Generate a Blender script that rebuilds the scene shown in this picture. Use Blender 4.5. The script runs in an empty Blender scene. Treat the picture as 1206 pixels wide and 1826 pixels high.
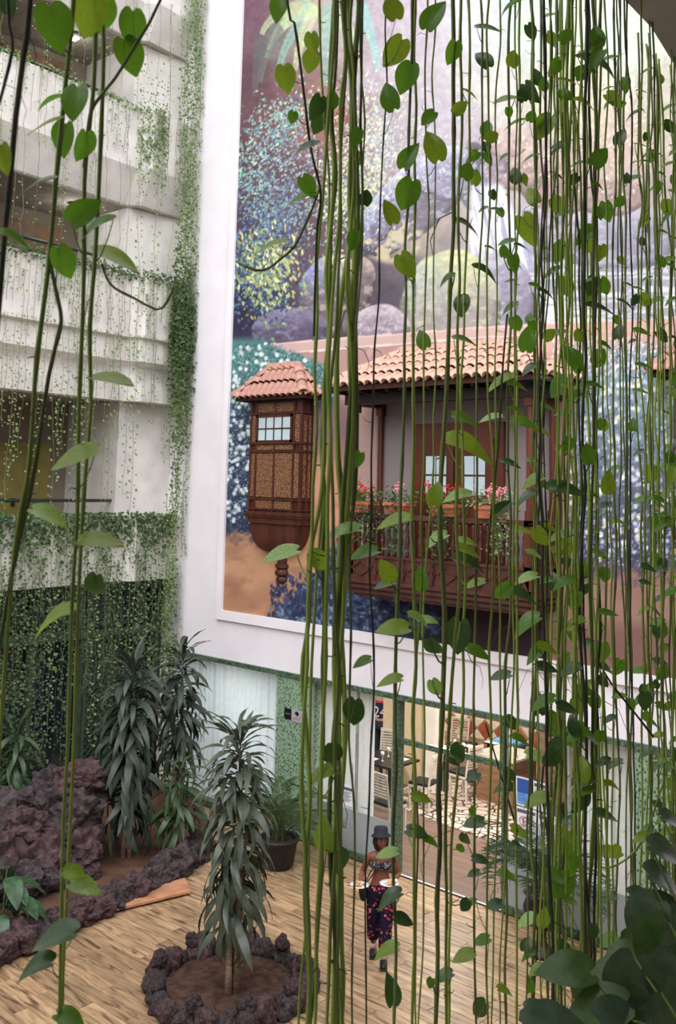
import bpy, bmesh, math, random
import numpy as np
from mathutils import Vector, Matrix, noise, Euler
random.seed(7)
RNG = np.random.default_rng(7)
sc = bpy.context.scene
col = sc.collection
R = math.radians
PI = math.pi

# ------------------------------------------------------------------ camera
FPX, PPX, PPY, HC = 1780.715, 628.937, 671.277, 5.8
YAW, PITCH, ROLL = R(42.01164), R(6.16274), R(1.25977)
f_ = Vector((-math.sin(YAW)*math.cos(PITCH), math.cos(YAW)*math.cos(PITCH), math.sin(PITCH)))
r0 = Vector((math.cos(YAW), math.sin(YAW), 0)); u0 = r0.cross(f_)
r_ = r0*math.cos(ROLL)+u0*math.sin(ROLL); u_ = -r0*math.sin(ROLL)+u0*math.cos(ROLL)
CAM = Vector((0, 0, HC))
cd = bpy.data.cameras.new('camera'); cam = bpy.data.objects.new('camera', cd); col.objects.link(cam)
cd.sensor_fit = 'VERTICAL'; cd.sensor_height = 36; cd.lens = FPX*36/1826
cd.shift_x = (603-PPX)/1826; cd.shift_y = -(913-PPY)/1826
cd.dof.use_dof = True; cd.dof.focus_distance = 4.5; cd.dof.aperture_fstop = 13
cd.clip_start = .02; cd.clip_end = 200
mw = Matrix.Identity(4)
for i in range(3):
    mw[i][0] = r_[i]; mw[i][1] = u_[i]; mw[i][2] = -f_[i]; mw[i][3] = CAM[i]
cam.matrix_world = mw
sc.camera = cam

# ------------------------------------------------------------------ light
w = bpy.data.worlds.new('sky'); sc.world = w; w.use_nodes = True
wn = w.node_tree.nodes['Background']; wn.inputs[0].default_value = (.93, .965, 1, 1); wn.inputs[1].default_value = 1.0
sc.view_settings.view_transform = 'Standard'; sc.view_settings.look = 'None'
sc.view_settings.gamma = 1; sc.view_settings.exposure = .62
sc.view_settings.use_curve_mapping = False
def area_light(name, loc, size, power, colr=(1, 1, 1), sy=None, rot=(0, 0, 0)):
    l = bpy.data.lights.new(name, 'AREA'); l.energy = power; l.color = colr; l.size = size
    if sy: l.shape = 'RECTANGLE'; l.size_y = sy
    o = bpy.data.objects.new(name, l); o.location = loc; o.rotation_euler = rot; col.objects.link(o); return o
def sun_light(strength, ang, d, colr):              # broad diffused daylight through the glazed roof of the court
    l = bpy.data.lights.new('roof_daylight', 'SUN'); l.energy = strength; l.angle = R(ang); l.color = colr
    o = bpy.data.objects.new('roof_daylight', l); o.rotation_euler = Vector(d).to_track_quat('-Z', 'Y').to_euler(); o.location = (0, 0, 25); col.objects.link(o)
sun_light(2.6, 80, (-.34, .52, -.8), (1, .985, .99))

# ------------------------------------------------------------------ geometry of the view: pixel of the photo -> point on a real plane
def ray(x, y): return r_*((x-PPX)/FPX) - u_*((y-PPY)/FPX) + f_
def onz(x, y, z): d = ray(x, y); return CAM+d*((z-HC)/d.z)
def ony(x, y, Y): d = ray(x, y); return CAM+d*(Y/d.y)
def onx(x, y, X): d = ray(x, y); return CAM+d*(X/d.x)
def atd(x, y, d): return CAM+ray(x, y)*d
def pr(P):
    v = Vector(P)-CAM; q = v.dot(f_); return PPX+FPX*v.dot(r_)/q, PPY-FPX*v.dot(u_)/q, q

# ------------------------------------------------------------------ materials
def lin(c):
    o = []
    for v in c[:3]:
        v /= 255.; o.append(v/12.92 if v <= .04045 else ((v+.055)/1.055)**2.4)
    return (*o, 1)
MATS = {}
def M(name, c, r=.6, var=.12, s=6, bump=0, bs=None, metal=0, spec=.4, c2=None, stretch=None, sss=0, detail=4):
    if name in MATS: return MATS[name]
    m = bpy.data.materials.new(name); m.use_nodes = True; nt = m.node_tree; N = nt.nodes; L = nt.links
    b = N['Principled BSDF']; b.inputs['Roughness'].default_value = r; b.inputs['Metallic'].default_value = metal
    b.inputs['Specular IOR Level'].default_value = spec
    tc = N.new('ShaderNodeTexCoord'); mp = N.new('ShaderNodeMapping'); L.new(tc.outputs['Object'], mp.inputs[0])
    if stretch: mp.inputs['Scale'].default_value = stretch
    n = N.new('ShaderNodeTexNoise'); n.inputs['Scale'].default_value = s; n.inputs['Detail'].default_value = detail; L.new(mp.outputs[0], n.inputs[0])
    mx = N.new('ShaderNodeMixRGB'); a = lin(c)
    if c2: e = lin(c2)
    else: e = tuple(max(0, v*(1-var*2)) for v in a[:3])+(1,); a = tuple(v*(1+var) for v in a[:3])+(1,)
    cr = N.new('ShaderNodeMapRange'); cr.inputs[1].default_value = .35; cr.inputs[2].default_value = .65; L.new(n.outputs[0], cr.inputs[0])
    L.new(cr.outputs[0], mx.inputs[0]); mx.inputs[1].default_value = a; mx.inputs[2].default_value = e
    L.new(mx.outputs[0], b.inputs['Base Color'])
    if bump:
        n2 = N.new('ShaderNodeTexNoise'); n2.inputs['Scale'].default_value = bs or s*4; n2.inputs['Detail'].default_value = 6; L.new(mp.outputs[0], n2.inputs[0])
        bp = N.new('ShaderNodeBump'); bp.inputs['Strength'].default_value = bump; bp.inputs['Distance'].default_value = .02; L.new(n2.outputs[0], bp.inputs['Height']); L.new(bp.outputs[0], b.inputs['Normal'])
    MATS[name] = m; return m
def leafmat(name, c, c2, r=.35, tr=.4, tc_=None, veins=False, s=14):
    m = M(name, c, r, c2=c2, s=s, spec=.5); nt = m.node_tree; N = nt.nodes; L = nt.links
    b = N['Principled BSDF']; out = N['Material Output']; mix = N.new('ShaderNodeMixShader'); t = N.new('ShaderNodeBsdfTranslucent')
    t.inputs[0].default_value = lin(tc_ or c); mix.inputs[0].default_value = tr
    L.new(b.outputs[0], mix.inputs[1]); L.new(t.outputs[0], mix.inputs[2]); L.new(mix.outputs[0], out.inputs[0]); return m
def emit(name, c, st):
    m = bpy.data.materials.new(name); m.use_nodes = True; b = m.node_tree.nodes['Principled BSDF']
    b.inputs['Base Color'].default_value = lin(c); b.inputs['Emission Color'].default_value = lin(c); b.inputs['Emission Strength'].default_value = st; MATS[name] = m; return m
white = M('white_render', (236, 230, 236), .85, .03, 1.2, .15, 30)
white2 = M('weathered_white', (222, 217, 213), .85, .06, 2.5, .2, 25)
wood = M('carved_wood', (80, 40, 30), .42, .25, 5, .25, 40, stretch=(1, 1, .12), spec=.5)
woodd = M('dark_wood', (38, 23, 21), .5, .2, 5, .2, 40, stretch=(.2, 1, 1))
woodr = M('red_wood', (92, 42, 27), .4, .2, 5, .2, 40, stretch=(1, 1, .15))
terra = M('roof_terracotta', (206, 166, 148), .85, .14, 5, .3, 40)
terra2 = M('old_roof_terracotta', (194, 146, 132), .85, .16, 5, .3, 40)
terrad = M('tile_underside', (70, 42, 34), .9, .1)
rock = M('lava_rock', (86, 74, 76), .85, s=4, bump=1, bs=18, c2=(48, 40, 43), spec=.25)
rock2 = M('lava_rock_reddish', (98, 76, 76), .85, s=4, bump=1, bs=18, c2=(56, 42, 44), spec=.25)
soil = M('red_soil', (104, 78, 64), .95, s=3, bump=.6, bs=60, c2=(82, 59, 48), spec=.1)
soild = M('ring_soil', (88, 66, 56), .95, s=9, bump=1, bs=40, c2=(60, 43, 37), spec=.1)
black = M('black_plastic', (24, 24, 26), .45)
glassm = None

# ------------------------------------------------------------------ mesh helpers
class MB:
    def __init__(s): s.v = []; s.f = []; s.m = []; s.k = 0
    def add(s, vs, fs, mi=None):
        b = len(s.v); s.v += [tuple(p) for p in vs]
        for q in fs: s.f.append(tuple(i+b for i in q)); s.m.append(s.k if mi is None else mi)
        return s
    def box(s, a, b, rz=0, c=None):
        x0, y0, z0 = a; x1, y1, z1 = b
        vs = [Vector(p) for p in ((x0,y0,z0),(x1,y0,z0),(x1,y1,z0),(x0,y1,z0),(x0,y0,z1),(x1,y0,z1),(x1,y1,z1),(x0,y1,z1))]
        if rz:
            c = Vector(c) if c else (Vector(a)+Vector(b))/2; m = Matrix.Rotation(rz, 3, 'Z'); vs = [m@(p-c)+c for p in vs]
        return s.add(vs, [(0,3,2,1),(4,5,6,7),(0,1,5,4),(1,2,6,5),(2,3,7,6),(3,0,4,7)])
    def bar(s, p, q, w, h=None):
        p = Vector(p); q = Vector(q); h = h or w; d = (q-p).normalized(); up = Vector((0,0,1)) if abs(d.z) < .95 else Vector((0,1,0))
        a = d.cross(up).normalized()*w/2; b = a.cross(d).normalized()*h/2
        vs = [p-a-b, p+a-b, p+a+b, p-a+b, q-a-b, q+a-b, q+a+b, q-a+b]
        return s.add(vs, [(0,1,2,3),(7,6,5,4),(0,4,5,1),(1,5,6,2),(2,6,7,3),(3,7,4,0)])
    def tube(s, pts, rad, n=6, cap=True):
        pts = [Vector(p) for p in pts]; rs = rad if isinstance(rad, (list, tuple)) else [rad]*len(pts)
        vs = []; fs = []; prev = None
        for i, p in enumerate(pts):
            d = (pts[min(i+1, len(pts)-1)]-pts[max(i-1, 0)])
            if d.length < 1e-9: d = Vector((0,0,1))
            d.normalize()
            a = prev if prev is not None else (Vector((1,0,0)) if abs(d.x) < .9 else Vector((0,1,0)))
            a = (a-d*a.dot(d)); a = a.normalized() if a.length > 1e-6 else d.orthogonal().normalized(); prev = a; b = d.cross(a)
            for k in range(n):
                t = 2*PI*k/n; vs.append(p+(a*math.cos(t)+b*math.sin(t))*rs[i])
        for i in range(len(pts)-1):
            for k in range(n): fs.append((i*n+k, i*n+(k+1) % n, (i+1)*n+(k+1) % n, (i+1)*n+k))
        if cap: fs.append(tuple(range(n-1, -1, -1))); fs.append(tuple(len(vs)-n+k for k in range(n)))
        return s.add(vs, fs)
    def lathe(s, prof, c=(0,0,0), n=16, sx=1, sy=1):
        c = Vector(c); vs = []; fs = []
        for r, z in prof:
            for k in range(n): t = 2*PI*k/n; vs.append(c+Vector((r*math.cos(t)*sx, r*math.sin(t)*sy, z)))
        for i in range(len(prof)-1):
            for k in range(n): fs.append((i*n+k, i*n+(k+1) % n, (i+1)*n+(k+1) % n, (i+1)*n+k))
        fs.append(tuple(range(n-1, -1, -1))); fs.append(tuple(len(vs)-n+k for k in range(n)))
        return s.add(vs, fs)
    def prism(s, poly, z0, z1):
        n = len(poly); vs = [(x, y, z0) for x, y in poly]+[(x, y, z1) for x, y in poly]
        return s.add(vs, [tuple(range(n-1, -1, -1)), tuple(range(n, 2*n))]+[(k, (k+1) % n, n+(k+1) % n, n+k) for k in range(n)])
    def ell(s, c, rx, ry, rz, nu=10, nv=7, rot=None):
        c = Vector(c); vs = []; fs = []
        for j in range(1, nv):
            ph = PI*j/nv
            for k in range(nu):
                t = 2*PI*k/nu; v = Vector((rx*math.sin(ph)*math.cos(t), ry*math.sin(ph)*math.sin(t), rz*math.cos(ph)))
                if rot: v = rot@v
                vs.append(c+v)
        t0 = Vector((0,0,rz)); t1 = -t0
        if rot: t0 = rot@t0; t1 = rot@t1
        vs += [c+t0, c+t1]; T = len(vs)-2
        for j in range(nv-2):
            for k in range(nu): fs.append((j*nu+k, (j+1)*nu+k, (j+1)*nu+(k+1) % nu, j*nu+(k+1) % nu))
        for k in range(nu): fs.append((T, k, (k+1) % nu)); fs.append((T+1, (nv-2)*nu+(k+1) % nu, (nv-2)*nu+k))
        return s.add(vs, fs)
    def mesh(s, name, mats, smooth=False):
        me = bpy.data.meshes.new(name); me.from_pydata(s.v, [], s.f)
        for m in (mats if isinstance(mats, (list, tuple)) else [mats]): me.materials.append(m)
        if any(s.m): me.polygons.foreach_set('material_index', s.m)
        if smooth: me.polygons.foreach_set('use_smooth', [True]*len(me.polygons))
        me.update(); return me
    def build(s, name, mats, parent=None, smooth=False, world=True, kind=None):
        if parent is not None and world:
            pl = parent.matrix_world.translation if parent.parent is None else parent['_o']
            o = Vector(pl); s.v = [tuple(Vector(p)-o) for p in s.v]
        me = s.mesh(name, mats, smooth); ob = bpy.data.objects.new(name, me); col.objects.link(ob)
        if parent is not None: ob.parent = parent
        if kind: ob['kind'] = kind
        return ob
def tag(o, label=None, cat=None, group=None, kind=None):
    if label: o['label'] = label
    if cat: o['category'] = cat
    if group: o['group'] = group
    if kind: o['kind'] = kind
    return o
def thing(name, loc, label, cat, group=None, rz=0):
    o = bpy.data.objects.new(name, None); col.objects.link(o); o.location = loc; o.rotation_euler[2] = rz; o.empty_display_size = .1
    o.matrix_world = Matrix.Translation(Vector(loc))@Matrix.Rotation(rz, 4, 'Z')
    return tag(o, label, cat, group)
def inst(name, me, parent=None, mat=None, kind=None):
    o = bpy.data.objects.new(name, me); col.objects.link(o)
    if parent is not None: o.parent = parent
    if mat is not None: o.matrix_local = mat
    if kind: o['kind'] = kind
    return o
def sub(mb, name, mats, part, root, smooth=False):      # sub-part of a part whose own local frame equals the root's frame
    o = Vector(root.location); mb.v = [tuple(Vector(p)-o) for p in mb.v]
    me = mb.mesh(name, mats, smooth); ob = bpy.data.objects.new(name, me); col.objects.link(ob); ob.parent = part; return ob
def struct(o): o['kind'] = 'structure'; return o
# ================================================================== SETTING
YW = 12.235
FX0, FX1, FZ0 = -14.05, -3.3, 3.48          # painted field: left, right, bottom
WX0 = -17.6
mb = MB()                                    # the great white wall above the restaurant front
mb.box((WX0, YW, 2.6), (-2.2, YW+.3, 21))
struct(mb.build('wall_back', white))
mb = MB(); mb.box((-4.9, YW, 0), (-2.2, YW+.3, 2.6)); struct(mb.build('wall_back_pier', white))
# mural frame
mb = MB()
for a, b in (((-14.2, YW-.06, 3.31), (FX1+.15, YW, 3.48)), ((-14.2, YW-.06, 3.48), (-14.05, YW, 16.2)), ((FX1, YW-.06, 3.48), (FX1+.15, YW, 16.2))): mb.box(a, b)
struct(mb.build('trim_1', white))
# ---- painting, computed on a vertex grid as a flat picture on the wall
DX = .0205
nx = int((FX1-FX0)/DX)+1; nz = int((16.0-FZ0)/DX)+1
gx = np.linspace(FX0, FX1, nx); gz = np.linspace(FZ0, 16.0, nz)
GX, GZ = np.meshgrid(gx, gz)
vx, vy, vz = GX, YW, GZ-HC
qf = vx*f_.x+vy*f_.y+vz*f_.z; qr = vx*r_.x+vy*r_.y+vz*r_.z; qu = vx*u_.x+vy*u_.y+vz*u_.z
PX = PPX+FPX*qr/qf; PY = PPY-FPX*qu/qf
def vnoise(x, y, seed=0):
    xi = np.floor(x).astype(np.int64); yi = np.floor(y).astype(np.int64); xf = x-xi; yf = y-yi
    def h(a, b):
        n = (a*374761393+b*668265263+seed*982451653) & 0xffffffff; n = ((n ^ (n >> 13))*1274126177) & 0xffffffff; return ((n ^ (n >> 16)) & 0xffff)/65535.
    s = xf*xf*(3-2*xf); t = yf*yf*(3-2*yf)
    return (h(xi, yi)*(1-s)+h(xi+1, yi)*s)*(1-t)+(h(xi, yi+1)*(1-s)+h(xi+1, yi+1)*s)*t
def fbm(x, y, seed=0, o=4): return sum(vnoise(x*2**k, y*2**k, seed+k)/2**k for k in range(o))/sum(1/2**k for k in range(o))
wxp = PX+(fbm(PX/45, PY/45, 3)-.5)*60+(fbm(PX/12, PY/30, 5)-.5)*14
wyp = PY+(fbm(PX/45, PY/45, 9)-.5)*60+(fbm(PX/12, PY/30, 11)-.5)*14
CP = [(440,30,112,78,92),(440,150,98,68,78),(440,260,92,60,72),(430,400,78,62,78),(425,560,46,42,66),(500,60,120,110,110),(560,40,175,160,150),(560,210,150,98,84),(500,240,122,84,84),(500,330,96,78,90),
(590,440,100,78,88),(640,420,92,76,88),(660,40,176,160,170),(700,120,182,168,178),(740,60,186,172,184),(780,220,186,176,188),(720,260,158,146,158),(850,50,205,205,208),(880,170,205,202,192),(950,50,196,216,206),
(1000,190,200,196,166),(1080,70,214,226,206),(1060,180,206,190,160),(1110,260,190,162,148),(1170,200,190,180,160),(830,240,180,165,172),(1000,300,176,146,136),(1060,330,172,140,134),(1150,350,166,144,146),
(950,420,176,166,182),(1100,420,150,146,166),(1180,450,166,166,182),(900,500,206,212,222),(1050,500,182,186,196),(1150,530,176,180,186),(660,470,84,72,86),(700,530,68,60,72),(640,560,90,78,90),(690,430,150,128,110),(720,410,190,175,150),
(740,500,80,74,84),(500,600,70,60,80),(1300,200,190,180,165),(1300,500,160,160,180),(800,-150,170,175,175),(1100,-200,200,215,200),(560,-200,140,150,140),(450,-200,90,80,90)]
A = np.zeros((nz, nx, 3), np.float32); W = np.zeros((nz, nx), np.float32)
for x, y, *c in CP:
    k = 1/(((wxp-x)**2+(wyp-y)**2)/900+1)**2; W += k
    for i in range(3): A[..., i] += k*c[i]
A /= W[..., None]
def put(mask, c, a=1.0):
    m = np.clip(mask*a, 0, 1)[..., None]; A[:] = A*(1-m)+np.asarray(c, np.float32)*m if np.ndim(c) == 1 else A*(1-m)+c*m
def sm(x, a, b): t = np.clip((x-a)/(b-a), 0, 1); return t*t*(3-2*t)
grain = fbm(PX/9, PY/9, 21); grain2 = fbm(PX/3.5, PY/3.5, 31, 3); broad = fbm(PX/60, PY/60, 41)
A *= (1+.22*(grain-.5)+.12*(grain2-.5))[..., None]
# painted boulders: cx, cy, rx, ry, tilt, body colour, upper-left colour, crest colour
def boulder(cx, cy, rx, ry, rot, c0, c1, c2, k=1.0):
    ca, sa = math.cos(rot), math.sin(rot); dx = PX-cx; dy = PY-cy
    a = (dx*ca+dy*sa)/rx; b = (-dx*sa+dy*ca)/ry; d = np.sqrt(a*a+b*b)+(fbm(PX/30, PY/30, int(cx))-.5)*.1
    m = 1-sm(d, .96, 1.0)
    t = np.clip(-.9*b-.35*a+.1+(grain-.5)*.9, 0, 1)[..., None]; t2 = np.clip(-1.1*b+.45*a-.45+(broad-.5)*1.4, 0, 1)[..., None]
    c = np.array(c0)*(1-t)+np.array(c1)*t; c = c*(1-t2)+np.array(c2)*t2
    c = c*(1-.35*sm(d, .7, 1.)*(b > -.2))[..., None]*(1+.34*(fbm(PX/14+cx, PY/7, 17)-.5)+.2*(grain2-.5))[..., None]; hl = sm(fbm(PX/16-cy, PY/9, 19), .6, .68)[..., None]; c = c*(1-.5*hl)+np.array(c2)*.5*hl
    put(m, c, k)
boulder(1110,425,110,62,-.1,(128,124,148),(172,170,190),(190,185,196)); boulder(985,410,66,58,0,(130,118,136),(176,168,186),(200,196,205))
boulder(1000,330,80,52,.1,(150,118,112),(184,150,142),(210,180,165)); boulder(1090,345,70,42,0,(150,120,116),(182,152,146),(200,176,160))
boulder(925,300,52,42,0,(160,130,126),(196,166,156),(214,184,166)); boulder(868,292,40,42,0,(140,120,138),(182,162,176),(205,190,195)); boulder(905,255,40,28,0,(170,140,138),(200,172,164),(220,190,175))
boulder(845,330,26,48,0,(128,120,144),(176,172,196),(206,214,220))
boulder(745,355,150,58,-.72,(104,96,112),(160,158,206),(206,200,214)); boulder(800,310,60,50,-.4,(126,120,150),(168,168,206),(200,214,222))
put(sm(fbm(PX/22, PY/16, 77), .5, .62)*(1-sm(((PX-700)/60)**2+((PY-425)/48)**2, .6, 1.1)), (206, 190, 150), .9)
# waterfall and pool
fall = (1-sm(np.abs(PX-(868+(PY-330)*.22)), 20+(PY-330)*.22, 34+(PY-330)*.26))*sm(PY, 318, 335)*(1-sm(PY, 540, 560))
streak = sm(fbm((PX-(PY-330)*.25)/6, PY/60, 51), .36, .6)[..., None]
put(fall, np.array((150, 152, 186))*(1-streak)+np.array((232, 232, 242))*streak, .95)
pool = sm(PY, 470, 492)*sm(PX, 880, 930); rip = sm(fbm(PX/50, PY/4, 61), .4, .62)[..., None]
put(pool, np.array((138, 140, 154))*(1-rip)+np.array((214, 216, 224))*rip, .85)
boulder(895,540,62,95,0,(120,114,138),(160,158,184),(200,200,206)); boulder(805,555,92,112,.05,(140,134,130),(172,186,168),(212,212,150))
boulder(597,530,66,78,.05,(112,98,106),(146,152,208),(206,196,176)); boulder(680,592,56,50,0,(140,126,142),(178,164,174),(200,184,190)); boulder(520,592,72,44,0,(88,80,104),(132,124,150),(150,140,170)); boulder(640,505,30,48,.2,(110,98,104),(170,150,142),(214,196,180))
put(sm(grain2, .62, .7)*(1-sm(((PX-680)/56)**2+((PY-585)/44)**2, .8, 1)), (206, 190, 200), .7)
# dabs of paint
def dab(x, y, rx, ry, ang, c, a=1.0):
    p = ony(x, y, YW); ix = int((p.x-FX0)/DX); iz = int((p.z-FZ0)/DX); n = int(max(rx, ry)*1.1)+2
    if ix < -n or iz < -n or ix > nx+n or iz > nz+n: return
    s = np.s_[max(0, iz-n):max(0, iz+n+1), max(0, ix-n):max(0, ix+n+1)]
    dx = PX[s]-x; dy = PY[s]-y
    if dx.size == 0: return
    ca, sa = math.cos(ang), math.sin(ang); q = ((dx*ca+dy*sa)/rx)**2+((-dx*sa+dy*ca)/ry)**2
    m = (np.clip(1.6-q*1.1, 0, 1)*a)[..., None]; A[s] = A[s]*(1-m)+np.array(c, np.float32)*m
rd = random.Random(3)
def spray(n, fx, rr, cols, ang=(0, PI), a=.9, asp=.5):
    for _ in range(n):
        x, y = fx(); r = rd.uniform(*rr); c = rd.choice(cols); j = rd.uniform(.85, 1.12)
        dab(x, y, r, r*asp, rd.uniform(*ang), [v*j for v in c], a)
G = rd.gauss
# feathery ferns, upper left
for fx0, fy0, an, ln, c in ((570,12,2.75,120,(222,216,150)),(560,6,2.2,140,(150,205,185)),(565,10,2.0,120,(214,218,170)),(590,0,1.65,150,(140,205,195)),(555,0,2.45,130,(176,205,170)),(610,10,1.35,150,(150,215,205)),(600,20,1.0,110,(214,214,170)),(545,10,2.9,95,(190,200,150)),
        (640,0,1.2,130,(150,215,210)),(500,40,2.0,110,(112,120,112)),(470,60,1.75,110,(104,104,104)),(1040,10,1.9,150,(226,236,190)),(1100,20,1.7,160,(210,232,210)),(960,0,2.1,120,(205,226,190)),(1150,30,1.8,130,(206,226,206)),(900,-10,1.6,90,(200,214,214))):
    x, y = fx0, fy0
    for k in range(34):
        t = k/34; a2 = an+(PI/2-an)*t*t*.8; x += math.cos(a2)*ln/34; y += math.sin(a2)*ln/34; l = 15*(1-t*.7)
        for s in (-1, 1): dab(x+math.cos(a2+s*1.0)*l*.5, y+math.sin(a2+s*1.0)*l*.5, l*.55, 1.5, a2+s*1.0, [v*rd.uniform(.85, 1.05) for v in c], .75)
# arching dotted foliage
def arc():
    t = rd.random()**.8; x = 545-120*t+G(0, 20+14*t); y = 195+155*t*t+G(0, 16); return x, y
spray(1000, arc, (1.4, 3.4), [(130,196,176),(160,214,190),(112,140,180),(190,220,200),(92,150,150)])
spray(950, lambda: (G(540, 48), G(300, 62)), (1.2, 3.4), [(126,146,184),(150,170,190),(170,196,190),(108,126,160),(196,206,190)])
spray(1500, lambda: (G(668, 42), G(255, 66)), (1.3, 3.4), [(226,226,180),(206,216,190),(236,230,196),(180,200,190),(150,170,180)])
spray(1000, lambda: (G(620, 32), G(350, 40)), (1.4, 3.4), [(214,220,160),(180,205,190),(232,230,180),(150,180,180)])
spray(900, lambda: (G(485, 36), G(385, 38)), (1.3, 3.4), [(100,130,180),(120,160,170),(150,190,180),(84,104,150)])
spray(1300, lambda: (G(462, 36), G(485, 42)), (1.6, 4.6), [(60,84,140),(80,120,160),(110,150,160),(140,165,110),(54,60,100)])
spray(340, lambda: (G(478, 34), G(480, 34)), (2.2, 5.5), [(206,208,140),(226,222,160),(170,186,110)], (.3, 1.9), .95, .4)
spray(700, lambda: (G(1060, 80), G(120, 70)), (1.2, 3.4), [(230,236,200),(236,232,190),(200,226,214)])
spray(500, lambda: (G(1060, 90), G(260, 40)), (1.6, 4), [(226,206,170),(214,186,160),(232,220,190)])
spray(420, lambda: (G(740, 55), G(270, 40)), (1.2, 3), [(206,196,206),(224,218,210),(160,150,170)])
put(sm(PX, 640, 760)*(PY < 620), (206, 198, 204), .2)  # pale haze blended into the mural colours right of the ferns
# painted ledge and the garden wall under it
ltop = 613-(PX-477)*.0795+np.maximum(0, PX-860)*.035
inl = sm(PX, 474+(PY-613)*.9, 480+(PY-613)*.9)
put((PY > ltop)*inl, (200, 166, 160)); put((PY > ltop)*(PY < ltop+3)*inl, (222, 188, 180)); put((PY > ltop+20)*inl, (176, 136, 132)); put((PY > ltop+18)*(PY < ltop+21)*inl, (228, 202, 196))
put((PY > ltop+24)*inl*sm(fbm(PX/40, PY/40, 88), .5, .62), (200, 158, 146), .8)
put((PY > ltop+1)*(PX > 960)*(PY < ltop+50), (206, 164, 150), .8)
# lower field: plaster house wall
low = sm(PY, 690, 740)
pl = np.array((176, 124, 92))*(1-sm(fbm(PX/50, PY/40, 91), .35, .65))[..., None]+np.array((196, 144, 108))*sm(fbm(PX/50, PY/40, 91), .35, .65)[..., None]
pl = pl*(1-sm(PX, 820, 960)[..., None])+np.array((158, 118, 108))*sm(PX, 820, 960)[..., None]
put(low, pl); put(low*(1-sm(np.abs(PX-590), 20, 70))*(1-sm(PY, 760, 860)), (104, 84, 118), .9); put(low*(1-sm(np.abs(PX-590), 10, 60))*sm(PY, 790, 860)*(1-sm(PY, 930, 1010)), (206, 138, 116), .7)
put(sm(fbm(PX/60, PY/30, 95), .5, .7)*low, (150, 104, 84), .6)
# flowering bush behind the small bay
bush = (1-sm(PX+(grain-.5)*40, 446, 470))*sm(PY, 596, 612)*(1-sm(PY+(grain-.5)*50, 930, 975))
bush = np.maximum(bush, sm(PY+(grain-.5)*18, 596+np.abs(PX-460)*.42, 610+np.abs(PX-460)*.42)*(1-sm(PX, 596, 612))*(1-sm(PY, 690, 760)))
t = sm(PY, 640, 760)[..., None]; put(bush, np.array((76, 128, 126))*(1-t)+np.array((44, 48, 80))*t)
inb = lambda: ((rd.uniform(408, 600), rd.uniform(612, 720)) if rd.random() < .6 else (rd.uniform(404, 450), rd.uniform(700, 930)))
def inbush():
    while True:
        x, y = inb()
        if y > 602+abs(x-460)*.42: return x, y
spray(2600, inbush, (1, 2.6), [(120,178,168),(90,140,140),(160,200,190),(60,84,110),(46,56,84)])
spray(700, lambda: (rd.uniform(404, 450), rd.uniform(720, 950)), (1.2, 3), [(70,80,120),(50,60,90),(90,110,140),(40,44,70)])
spray(120, inbush, (2.6, 4.2), [(236,240,240),(214,228,226)], asp=.95); spray(34, lambda: (rd.uniform(406, 442), rd.uniform(720, 920)), (2.6, 4), [(230,234,240),(200,210,226)], asp=.9)
# dark below the wooden balcony
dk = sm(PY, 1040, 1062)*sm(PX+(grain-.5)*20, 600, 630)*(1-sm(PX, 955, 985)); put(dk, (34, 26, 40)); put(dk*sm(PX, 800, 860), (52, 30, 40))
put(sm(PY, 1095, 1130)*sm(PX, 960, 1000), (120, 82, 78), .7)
# blue shrub
def shrub():
    while True:
        x = rd.uniform(478, 780); y = rd.uniform(930, 1120)
        if y > 1100-150*math.exp(-((x-640)/95)**2)+rd.uniform(-12, 12) : return x, y
sh = sm(PY-(1096-150*np.exp(-((PX-640)/95)**2))+(grain-.5)*50, -3, 4)*sm(PX, 478, 500)*(1-sm(PX, 700, 800)); put(sh, (38, 46, 78))
spray(1500, shrub, (2.2, 7), [(92,120,144),(60,76,116),(44,50,90),(126,150,160),(54,80,110),(36,40,72)], (-.2, 1.8), .85, .42)
spray(120, lambda: (rd.uniform(484, 560), 1085-(rd.random()**1.5)*60), (3, 6.5), [(44,48,84),(60,70,110)], (.6, 2.4), .9, .45)
spray(260, lambda: (rd.uniform(620, 800), rd.uniform(1060, 1135)), (3, 9), [(44,56,96),(30,32,60),(70,90,130)], (-.4, .6), .7, .4)
# plaster inside the wooden balcony: shade painted in grey, lit strip pinker at left
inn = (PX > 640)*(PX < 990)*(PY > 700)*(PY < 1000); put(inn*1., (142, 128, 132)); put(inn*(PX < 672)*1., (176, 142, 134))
# pale flowering tree on the right
rb = sm(PX+(grain-.5)*40, 1008, 1040)*sm(PY, 600, 640)*(1-sm(PY+(grain-.5)*70, 990, 1050)); t = sm(PY, 700, 1000)[..., None]
put(rb, np.array((128, 150, 160))*(1-t)+np.array((70, 66, 96))*t)
spray(2600, lambda: (rd.uniform(1015, 1230), rd.uniform(615, 1010)), (1.4, 3.6), [(150,176,190),(120,160,160),(84,90,130),(170,180,206),(96,120,150),(70,74,110)])
spray(300, lambda: (rd.uniform(1020, 1220), rd.uniform(640, 1000)), (3, 5.5), [(230,236,240),(206,206,230),(226,222,190)], asp=.9)
spray(420, lambda: (rd.uniform(985, 1180), rd.uniform(600, 665)), (1.4, 3.4), [(236,214,224),(216,186,206),(240,230,236)])
lum = A.mean(2, keepdims=True); A = np.clip(lum+(A-lum)*.88, 0, 255)/255.
A = np.where(A <= .04045, A/12.92, ((A+.055)/1.055)**2.4)
me = bpy.data.meshes.new('mural')
nv = nx*nz; co = np.empty((nv, 3), np.float32); co[:, 0] = GX.ravel(); co[:, 1] = YW-.012; co[:, 2] = GZ.ravel()
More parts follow.
